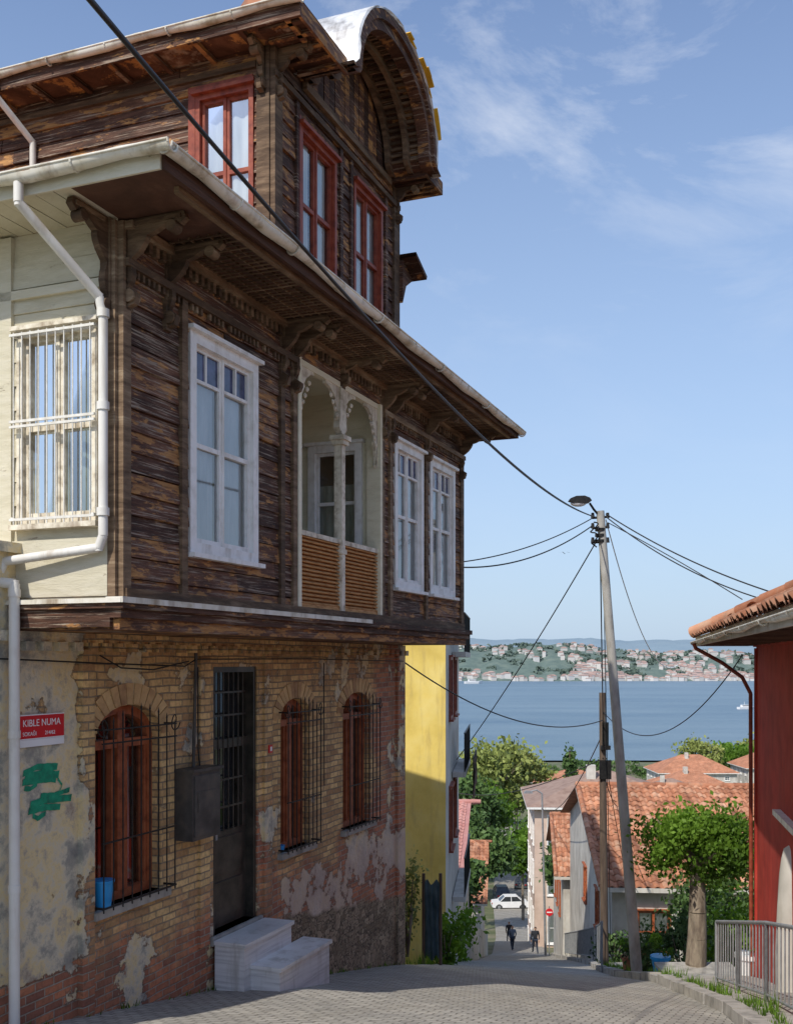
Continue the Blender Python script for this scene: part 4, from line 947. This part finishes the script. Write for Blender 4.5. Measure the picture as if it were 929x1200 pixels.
wall(mb, PYr, 0, 6, -12, 4.2, yo, .15, 1); wall(mb, lambda a, o, z: (a, -o, z), -9, 0, -12, 4.2, [], .1, 0); wall(mb, lambda a, o, z: (a, 6 + o, z), -9, 0, -12, 4.2, [], .1, 0)
mb.box(-9.1, .12, -.1, 6.1, 4.2, 4.35, 1)
for z in (-5.6, -2.7, .1): mb.box(0.02, .32, 2.4, 5.8, z, z + .12, 1)
mb.build('walls', [YWALL, WWALL], YB_)
fr = MB(); gs = MB()
for q in yo: tallwin(fr, gs, PYr, *q, casing=.07, small=False)
fr.build('window_frames', [REDW], YB_); fr = MB()
for z in (-5.48, -2.58, .22):
    for k in range(24): fr.cyl((.3, 2.42 + k * .145, z), (.3, 2.42 + k * .145, z + .9), .012, n=5)
    fr.cyl((.3, 2.4, z + .9), (.3, 5.8, z + .9), .02, n=6)
fr.build('balcony_rails', [IRON], YB_); gs.build('window_panes', GM, YB_)
mb = MB()
for k, (y, zt, h) in enumerate(((2.7, -2.3, .9), (3.4, -2.3, .7), (4.2, -2.25, .8))):
    vs = []; n = 8
    for i in range(n + 1):
        for j in range(5): vs.append((.5 + .03 * math.sin(i * 1.4 + j) , y + .55 * i / n, zt - h * j / 4 * (1 + .05 * math.sin(i))))
    mb.add(vs, [(i * 5 + j, i * 5 + j + 1, i * 5 + j + 6, i * 5 + j + 5) for i in range(n) for j in range(4)], 0, None, True)
mb.cyl((.5, 2.4, -2.25), (.5, 5.6, -2.25), .008, n=5); mb.build('laundry', [IRON], YB_)
gable_house('low_white_house', -3.5, 2.9, 37, 56, -17, -7.6, -6.2, WWALL, simple('faded_pink_roof', [(.4, .17, .15), (.5, .27, .24)], 2, tint=.4), [], rz=-.1)
gable_house('grey_house', -1, 6., 66, 80, -25, -15, -12.5, WWALL, TILE, [], rz=-.1)
mb = MB()
vsl = []; n = 26
for i in range(n + 1):
    y = 28 + 34 * i / n; l, r = rd(y); vsl.append((l - .15, y))
for (xa, ya), (xb, yb) in zip(vsl[:-1], vsl[1:]):
    z0, z1 = gr(xa, ya), gr(xb, yb)
    mb.add([(xa, ya, z0 - .3), (xb, yb, z1 - .3), (xb, yb, z1 + 1.3), (xa, ya, z0 + 1.3), (xa - .25, ya, z0 - .3), (xb - .25, yb, z1 - .3), (xb - .25, yb, z1 + 1.3), (xa - .25, ya, z0 + 1.3)], [(0, 1, 2, 3), (4, 7, 6, 5), (3, 2, 6, 7), (0, 3, 7, 4)], 0, .5)
mb.build('garden_wall', [WWALL])
mb = MB(); vs = []; n = 10
for i in range(n + 1):
    for j in range(5): vs.append((.5 + .26 * i / n, 18.6 + .04 * math.sin(i * 1.9 + j), gr(.5, 18.6) + .1 + 1.35 * j / 4 + .05 * math.sin(i)))
mb.add(vs, [(i * 5 + j, i * 5 + j + 1, i * 5 + j + 6, i * 5 + j + 5) for i in range(n) for j in range(4)], 0, None, True)
for x in (.48, .78): mb.cyl((x, 18.62, gr(.5, 18.6) - .2), (x, 18.62, gr(.5, 18.6) + 1.6), .03, n=8, mi=1)
mb.build('tarpaulin_fence', [TARP, POLEW])

# ------------------------------------------------------------------ vegetation
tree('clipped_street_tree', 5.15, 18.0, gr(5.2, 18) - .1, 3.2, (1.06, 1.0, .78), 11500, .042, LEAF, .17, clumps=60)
def bush(name, x, y, z, rad, n, size, m, clumps=10):
    mb = MB(); leaves(mb, (x, y, z + rad[2] * .7), rad, n, size, clumps, 1, spread=.4, shell=.1)
    for k in range(7):
        a = k * .9; mb.cyl((x, y, z - .1), (x + math.cos(a) * rad[0] * .5, y + math.sin(a) * rad[1] * .5, z + rad[2]), .02 * max(1, rad[2]), .006, 5)
    return mb.build(name, [BARK, m])
bush('shrub', 4.75, 19.9, gr(5, 19.6), (.5, .6, .5), 1500, .045, LEAFD); bush('shrub', 6.4, 19.5, gr(6.4, 19.5), (.7, .7, .8), 2000, .05, LEAF); bush('shrub', 6.0, 22, gr(6, 22), (.6, .8, .9), 1700, .06, LEAFD)
bush('shrub', 7.4, 25, gr(7, 25), (1.2, 1., 1.5), 2400, .07, LEAFD); bush('shrub', 8.9, 26, gr(7, 26), (1.3, 1.2, 1.9), 2600, .08, LEAFD)
bush('shrub', 8.8, 28, gr(7, 28), (1.2, 1.1, 1.6), 2200, .08, LEAF); bush('shrub', .95, 20.4, gr(.7, 20.4), (.35, .8, .65), 1600, .05, LEAF); bush('shrub', 1.3, 30, gr(1.3, 30) + .4, (.6, 1.6, .9), 1600, .08, LEAF)
bush('climbing_plant', .2, 18.8, gr(.1, 18.8) + .2, (.3, .25, 1.3), 900, .04, LEAFY); bush('shrub', 1.6, 27.8, gr(1.5, 28), (.5, .8, 1.2), 1500, .07, LEAF)
bush('shrub', 6.1, 29.4, gr(6.2, 29), (.5, .6, .6), 1300, .06, LEAFD)
for i, (x, y, h, r, m) in enumerate([(13.6, 150, 19, 6.6, LEAFY), (18, 158, 17.5, 5.6, LEAFY), (11.5, 140, 13, 4.4, LEAF), (13, 108, 9.5, 2.6, LEAF), (16.5, 128, 9, 3.2, LEAFD), (8, 100, 10, 3.2, LEAFD), (8.5, 122, 11, 3.8, LEAFD),
      (3.8, 62, 6, 1.8, LEAFD), (20, 190, 9, 4.5, LEAFD), (70, 240, 13, 6, LEAFY), (80, 250, 12, 7, LEAF), (46, 240, 8, 4, LEAFD), (92, 260, 13, 8, LEAFY), (31, 185, 9, 3.5, LEAF), (10.5, 62, 7, 2.2, LEAFD), (44, 140, 9, 3.5, LEAFD), (28, 128, 8, 3, LEAFD), (9.5, 135, 14, 4.5, LEAFD)]):
    tree('broadleaf_tree', x, y, g0(y), h, (r, r, min(r * .9, h * .42)), 3800 if y > 90 else 2200, .045 * r + .1, m, .25 if h > 10 else .15, clumps=26)
mb = MB(); leaves(mb, (33, 200, -20.5), (1.6, 1.6, 4.5), 900, .35, 20, 1, shell=.05); mb.cyl((33, 200, -31), (33, 200, -17), .3, .05, 8); mb.build('cypress_tree', [BARK, LEAFD])
mb = MB()
for i in range(90):
    x = -20 + i * 2.2; y = 290 + R.uniform(-22, 22)
    leaves(mb, (x, y, -30.5), (R.uniform(2, 4), 4, R.uniform(1, 2.4)), 110, .45, 7, 1)
mb.build('shoreline_tree_row', [BARK, LEAFD])
mb = MB()
for i in range(150):
    x = R.uniform(-14, 100); y = R.uniform(95, 290); l, r = rd(y)
    if l - 3 < x < r + 3: continue
    leaves(mb, (x, y, g0(y) + .8), (R.uniform(1.5, 4), 3, R.uniform(1, 2.4)), 110, .4, 6, 1)
mb.build('garden_undergrowth', [BARK, LEAFD])
mb = MB()
def tuft(x, y, z, n, h):
    for i in range(n):
        a = R.uniform(0, 6.3); d = Vector((math.cos(a), math.sin(a), 0)); s = h * R.uniform(.5, 1.2); p = Vector((x, y, z)) + d * R.uniform(0, .06); w = d.cross(Vector((0, 0, 1))) * .006
        q = p + d * s * .35 + Vector((0, 0, s)); mb.add([p - w, p + w, q], [(0, 1, 2)], 0)
for i in range(420):
    y = R.uniform(8, 30); l, r = rd(y); cl_ = noise.noise(Vector((y * .9, 0, 4)))
    if R.random() < .7:
        if cl_ > -.1: tuft(r + .2 + abs(R.gauss(0, .15)), y, gr(r, y) + .09, 10, R.uniform(.04, .15) * (1 + 1.5 * max(0, cl_)))
    elif y > 17: tuft(l - abs(R.gauss(0, .2)), y, gr(l, y), 9, R.uniform(.1, .3))
for i in range(60):
    t = R.uniform(0, LEN); p = hw(t, SB - .03, 0); tuft(p.x, p.y, gr(p.x, p.y), 6, R.uniform(.03, .09))
mb.build('grass_tufts', [LEAF])
e = empty('stone_planter', G3(5.1, 17.6)); mb = MB(); mb.box(-.6, .6, -.5, .5, -.4, .15); mb.box(-.65, .65, -.55, .55, .15, .2); mb.build('planter', [CONCD], e)
def pot(x, y, s, m):
    e = empty('flower_pot', G3(x, y, .1)); mb = MB(); mb.cyl((0, 0, 0), (0, 0, .28 * s), .1 * s, .15 * s, 14); mb.cyl((0, 0, .26 * s), (0, 0, .31 * s), .165 * s, .165 * s, 14); mb.build('pot', [m], e)
    mb = MB(); leaves(mb, (0, 0, .5 * s), (.22 * s, .22 * s, .25 * s), 260, .035, 6, 0, shell=.05); mb.build('plant', [LEAF], e)
pot(4.75, 18.9, 1.1, BLUEP); pot(5.5, 16.4, 1.3, WP); pot(5.75, 17., 1., BROWNW); pot(4.5, 20.3, 1, TILE)
e = empty('red_standpipe', G3(5.55, 15.9)); mb = MB(); mb.tube([(0, 0, -.1), (0, 0, .75), (.12, 0, .85), (.34, 0, .85), (.34, 0, .6)], .035, 10); mb.cyl((0, 0, .3), (0, 0, .36), .055, n=12); mb.build('pipe', [REDP], e)

# ------------------------------------------------------------------ cars, people, boat
CARP = simple('white_car_paint', [(.7, .7, .7), (.78, .78, .78)], 2, rough=.25, bump=0); CARD = simple('grey_car_paint', [(.07, .08, .09), (.09, .1, .11)], 2, rough=.25, bump=0)
TYRE = simple('tyre_rubber', [(.015, .015, .015), (.03, .03, .03)], 9); LRED = simple('tail_lamp_red', [(.4, .01, .01), (.5, .02, .02)], 2, rough=.2, bump=0)
def car(x, y, z, rz, m):
    e = empty('parked_car', (x, y, z), rz); mb = MB(); F = lambda p, h: (p[0], h, p[1])
    low = [(-2.1, .28), (-2.12, .6), (-2.0, .82), (-1.2, .9), (1.1, .92), (1.9, .84), (2.1, .62), (2.12, .3), (1.75, .22), (1.7, .42), (1.35, .6), (1.0, .42), (.95, .22), (-.95, .22), (-1., .42), (-1.35, .6), (-1.7, .42), (-1.75, .22)]
    mb.prism(low, -.84, .84, F, 0, .5)
    mb.add([(-1.25, -.8, .9), (1.35, -.8, .9), (.75, -.62, 1.42), (-.65, -.62, 1.44), (-1.25, .8, .9), (1.35, .8, .9), (.75, .62, 1.42), (-.65, .62, 1.44)], [(0, 1, 2, 3), (4, 7, 6, 5), (1, 5, 6, 2), (0, 3, 7, 4)], 1, .5)
    mb.box(-.68, .78, -.64, .64, 1.41, 1.47, 0)
    for s in (-1, 1):
        for (pa, pb) in (((-1.25, .9), (-.65, 1.44)), ((.05, .9), (.05, 1.44)), ((1.35, .9), (.75, 1.42))):
            mb.cyl((pa[0], s * .81, pa[1]), (pb[0], s * .63, pb[1]), .04, n=6, mi=0)
        for wx in (-1.35, 1.35):
            mb.cyl((wx, s * .66, .31), (wx, s * .86, .31), .31, n=20, mi=2); mb.cyl((wx, s * .86, .31), (wx, s * .87, .31), .19, n=14, mi=3)
        mb.box(-2.135, -2.09, s * .6 - .14, s * .6 + .14, .62, .76, 4); mb.box(2.08, 2.12, s * .6 - .14, s * .6 + .14, .58, .7, 3)
    mb.build('car_body', [m, DGLASS, TYRE, GREY, LRED], e)
car(12.9, 119.5, gr(12, 119.5), .05, CARP); car(12.6, 126, gr(12, 126), 1.6, CARD); car(16.4, 124, gr(16, 124), 1.45, CARP); car(15.9, 134, gr(16, 134), 1.45, CARD)
SKIN = simple('skin', [(.4, .22, .15), (.5, .3, .2)], 5, bump=0); HAIR = simple('dark_hair', [(.01, .008, .006), (.03, .02, .015)], 9)
CL1 = simple('dark_jacket', [(.015, .017, .022), (.035, .037, .045)], 6, rough=.9); CL2 = simple('dark_trousers', [(.015, .02, .035), (.03, .04, .06)], 6, rough=.9)
CL3 = simple('blue_grey_coat', [(.08, .1, .14), (.12, .14, .18)], 6, rough=.9)
def skin(name, pts, edges, m, parent, sub=2):
    me = bpy.data.meshes.new(name); me.from_pydata([p[:3] for p in pts], edges, []); me.materials.append(m)
    ob = bpy.data.objects.new(name, me); COL.objects.link(ob); ob.parent = parent
    md = ob.modifiers.new('Skin', 'SKIN'); md.use_smooth_shade = True
    for v, p in zip(me.skin_vertices[0].data, pts): v.radius = (p[3], p[4] if len(p) > 4 else p[3])
    me.skin_vertices[0].data[0].use_root = True
    ob.modifiers.new('Sub', 'SUBSURF').levels = sub; ob.modifiers['Sub'].render_levels = sub
def person(x, y, z, rz, c1, c2, h=1.75, ph=1):
    e = empty('pedestrian', (x, y, z), rz); e.scale = (h / 1.75,) * 3
    st = .22 * ph
    skin('legs', [(0, 0, .95, .15, .11), (.09, 0, .88, .1), (.1, -st * .6, .5, .07), (.1, -st, .1, .045), (.1, -st - .15, .04, .045), (-.09, 0, .88, .1), (-.1, st * .2, .49, .07), (-.1, st * 1.3, .12, .045), (-.1, st * 1.2 - .12, .04, .045)],
         [(0, 1), (1, 2), (2, 3), (3, 4), (0, 5), (5, 6), (6, 7), (7, 8)], c2, e)
    skin('jacket', [(0, 0, .9, .16, .12), (0, 0, 1.15, .15, .11), (0, 0, 1.36, .17, .11), (0, -.01, 1.47, .07), (.2, 0, 1.4, .065), (.25, .05 * ph, 1.12, .05), (.23, -.1 * ph, .88, .04), (-.2, 0, 1.4, .065), (-.25, -.04 * ph, 1.12, .05), (-.23, .1 * ph, .9, .04)],
         [(0, 1), (1, 2), (2, 3), (2, 4), (4, 5), (5, 6), (2, 7), (7, 8), (8, 9)], c1, e)
    skin('head', [(0, 0, 1.46, .05), (0, -.01, 1.54, .06), (0, -.01, 1.62, .085, .095), (0, -.01, 1.7, .075, .085)], [(0, 1), (1, 2), (2, 3)], SKIN, e)
    skin('hair', [(0, .015, 1.63, .088, .095), (0, .01, 1.71, .085, .09)], [(0, 1)], HAIR, e)
    mb = MB()
    mb.cyl((0, -.1, 1.6), (0, -.125, 1.585), .018, .012, 6)
    for s in (-1, 1):
        mb.cyl((s * .03, -.095, 1.625), (s * .03, -.1, 1.625), .01, n=6, mi=1); mb.cyl((s * .088, 0, 1.59), (s * .1, .0, 1.63), .015, n=6)
    mb.box(-.025, .025, -.103, -.095, 1.545, 1.552, 1)
    for s, hy in ((1, -.1 * ph), (-1, .1 * ph)):
        b = Vector((s * .23, hy, .86)); mb.cyl(b, b + Vector((0, -.01, -.09)), .03, .034, 8)
        for k in range(4):
            q = b + Vector((0, -.03 + k * .02, -.09)); m = q + Vector((-s * .006, -.004, -.04)); mb.cyl(q, m, .009, .008, 6); mb.cyl(m, m + Vector((-s * .015, 0, -.03 + .005 * abs(k - 1))), .008, .006, 6)
        mb.cyl(b + Vector((0, -.03, -.03)), b + Vector((-s * .01, -.06, -.085)), .01, .008, 6)
    mb.build('face_and_hands', [SKIN, HAIR], e)
person(8.85, 67, gr(8.85, 67), math.pi + .1, CL1, CL2, 1.78); person(7.95, 72, gr(7.95, 72), .2, CL3, CL2, 1.7, -1); person(9.0, 84, g0(84), 3.2, CL1, CL2, 1.7)
e = empty('traffic_sign', G3(8.0, 55)); mb = MB(); mb.cyl((0, 0, 0), (0, 0, 2.6), .03, n=8); mb.cyl((0, -.04, 2.3), (0, -.06, 2.3), .2, n=24, mi=1); mb.box(-.14, .14, -.07, -.061, 2.27, 2.33, 2); mb.build('no_entry_disc', [GREY, REDP, WP], e)
def boat(x, y, L):
    e = empty('motor_boat', (x, y, -32), .3); mb = MB()
    mb.add([(-L / 2, -L * .13, 0), (L * .25, -L * .13, 0), (L / 2, 0, .3), (L * .25, L * .13, 0), (-L / 2, L * .13, 0), (-L / 2, -L * .15, L * .12), (L * .28, -L * .15, L * .13), (L * .56, 0, L * .17), (L * .28, L * .15, L * .13), (-L / 2, L * .15, L * .12)],
           [(0, 1, 6, 5), (1, 2, 7, 6), (2, 3, 8, 7), (3, 4, 9, 8), (4, 0, 5, 9), (5, 6, 7, 8, 9)], 0, .5)
    mb.box(-L * .3, L * .12, -L * .09, L * .09, L * .12, L * .24, 0); mb.box(-L * .28, L * .125, -L * .092, L * .092, L * .17, L * .21, 1); mb.cyl((-L * .1, 0, L * .24), (-L * .1, 0, L * .42), .05 * L / 6, n=6)
    mb.build('hull', [CARP, DGLASS], e)
boat(233, 700, 12); boat(110, 1500, 26)
mb = MB(); mb.add([(-.5, 0, .12), (-.2, .1, .2), (0, .14, .05), (0, -.14, .05), (-.2, -.08, .2), (.5, 0, .12), (.2, .1, .2), (.2, -.08, .2), (0, -.3, .03), (0, .35, .03)], [(0, 1, 4), (1, 2, 3, 4), (5, 7, 6), (6, 7, 3, 2), (3, 8, 2), (2, 9, 3)], 0); b = mb.build('seagull', [IRON]); b.location = (8.5, 53, 5.4); b.scale = (.6,) * 3

# ------------------------------------------------------------------ light, sky, camera
el = math.radians(47); az = Vector((-.55, -.835)).normalized()
sd = Vector((az.x * math.cos(el), az.y * math.cos(el), math.sin(el)))
L = bpy.data.lights.new('sun', 'SUN'); L.energy = 4.3; L.angle = math.radians(.5); L.color = (1, .94, .84)
lo = bpy.data.objects.new('sun', L); COL.objects.link(lo); lo.rotation_euler = sd.to_track_quat('Z', 'Y').to_euler(); lo.location = (-10, -10, 20)
Wd = bpy.data.worlds.new('World'); S.world = Wd; Wd.use_nodes = True; nt = Wd.node_tree
bg = nt.nodes['Background']; sk = nt.nodes.new('ShaderNodeTexSky'); sk.sky_type = 'NISHITA'; sk.sun_disc = False; sk.sun_elevation = el; sk.sun_rotation = math.atan2(az.x, az.y)
sk.air_density = 1.0; sk.dust_density = 1.0; sk.ozone_density = 1.6
def nn(t, **k):
    n = nt.nodes.new(t)
    for a, b in k.items(): setattr(n, a, b)
    return n
def wmap(src, a, b, c, d):
    m = nn('ShaderNodeMapRange'); nt.links.new(src, m.inputs[0])
    for i, v in enumerate((a, b, c, d)): m.inputs[i + 1].default_value = v
    return m.outputs[0]
def wmix(f, a, b, mode='MIX'):
    m = nn('ShaderNodeMix', data_type='RGBA', blend_type=mode)
    for s, v in ((0, f), (6, a), (7, b)):
        if isinstance(v, bpy.types.NodeSocket): nt.links.new(v, m.inputs[s])
        else: m.inputs[s].default_value = v
    return m.outputs[2]
tc = nn('ShaderNodeTexCoord'); sx = nn('ShaderNodeSeparateXYZ'); nt.links.new(tc.outputs['Generated'], sx.inputs[0])
mp = nn('ShaderNodeMapping'); mp.inputs['Scale'].default_value = (1.2, 1., 2.6); mp.inputs['Rotation'].default_value = (0, math.radians(-42), 0)
nt.links.new(tc.outputs['Generated'], mp.inputs[0])
nz = nn('ShaderNodeTexNoise'); nz.inputs['Scale'].default_value = 2.6; nz.inputs['Detail'].default_value = 10; nz.inputs['Roughness'].default_value = .64; nz.inputs['Distortion'].default_value = 1.0
nt.links.new(mp.outputs[0], nz.inputs['Vector'])
cl = wmap(nz.outputs[0], .49, .8, 0., .7); up = wmap(sx.outputs[2], .26, .42, .1, 1.)
ml = nn('ShaderNodeMath', operation='MULTIPLY'); nt.links.new(cl, ml.inputs[0]); nt.links.new(up, ml.inputs[1])
c1 = wmix(1., sk.outputs[0], (1.02, 1.06, 1.2, 1), 'MULTIPLY')
c2 = wmix(wmap(sx.outputs[2], -.02, .55, .88, .12), c1, (3.2, 4.2, 5.5, 1))
c3 = wmix(ml.outputs[0], c2, (5.8, 6.1, 6.7, 1))
nt.links.new(c3, bg.inputs[0]); bg.inputs[1].default_value = .15
cam = bpy.data.cameras.new('camera'); co = bpy.data.objects.new('camera', cam); COL.objects.link(co)
cam.sensor_fit = 'HORIZONTAL'; cam.sensor_width = 36; cam.lens = 36 * 1230 / 929; cam.shift_y = 175 / 929; cam.clip_end = 12000; cam.clip_start = .1
co.location = (0, 0, 0); co.rotation_euler = (math.pi / 2, 0, 0); S.camera = co
S.view_settings.view_transform = 'Standard'; S.view_settings.look = 'None'; S.view_settings.exposure = 0
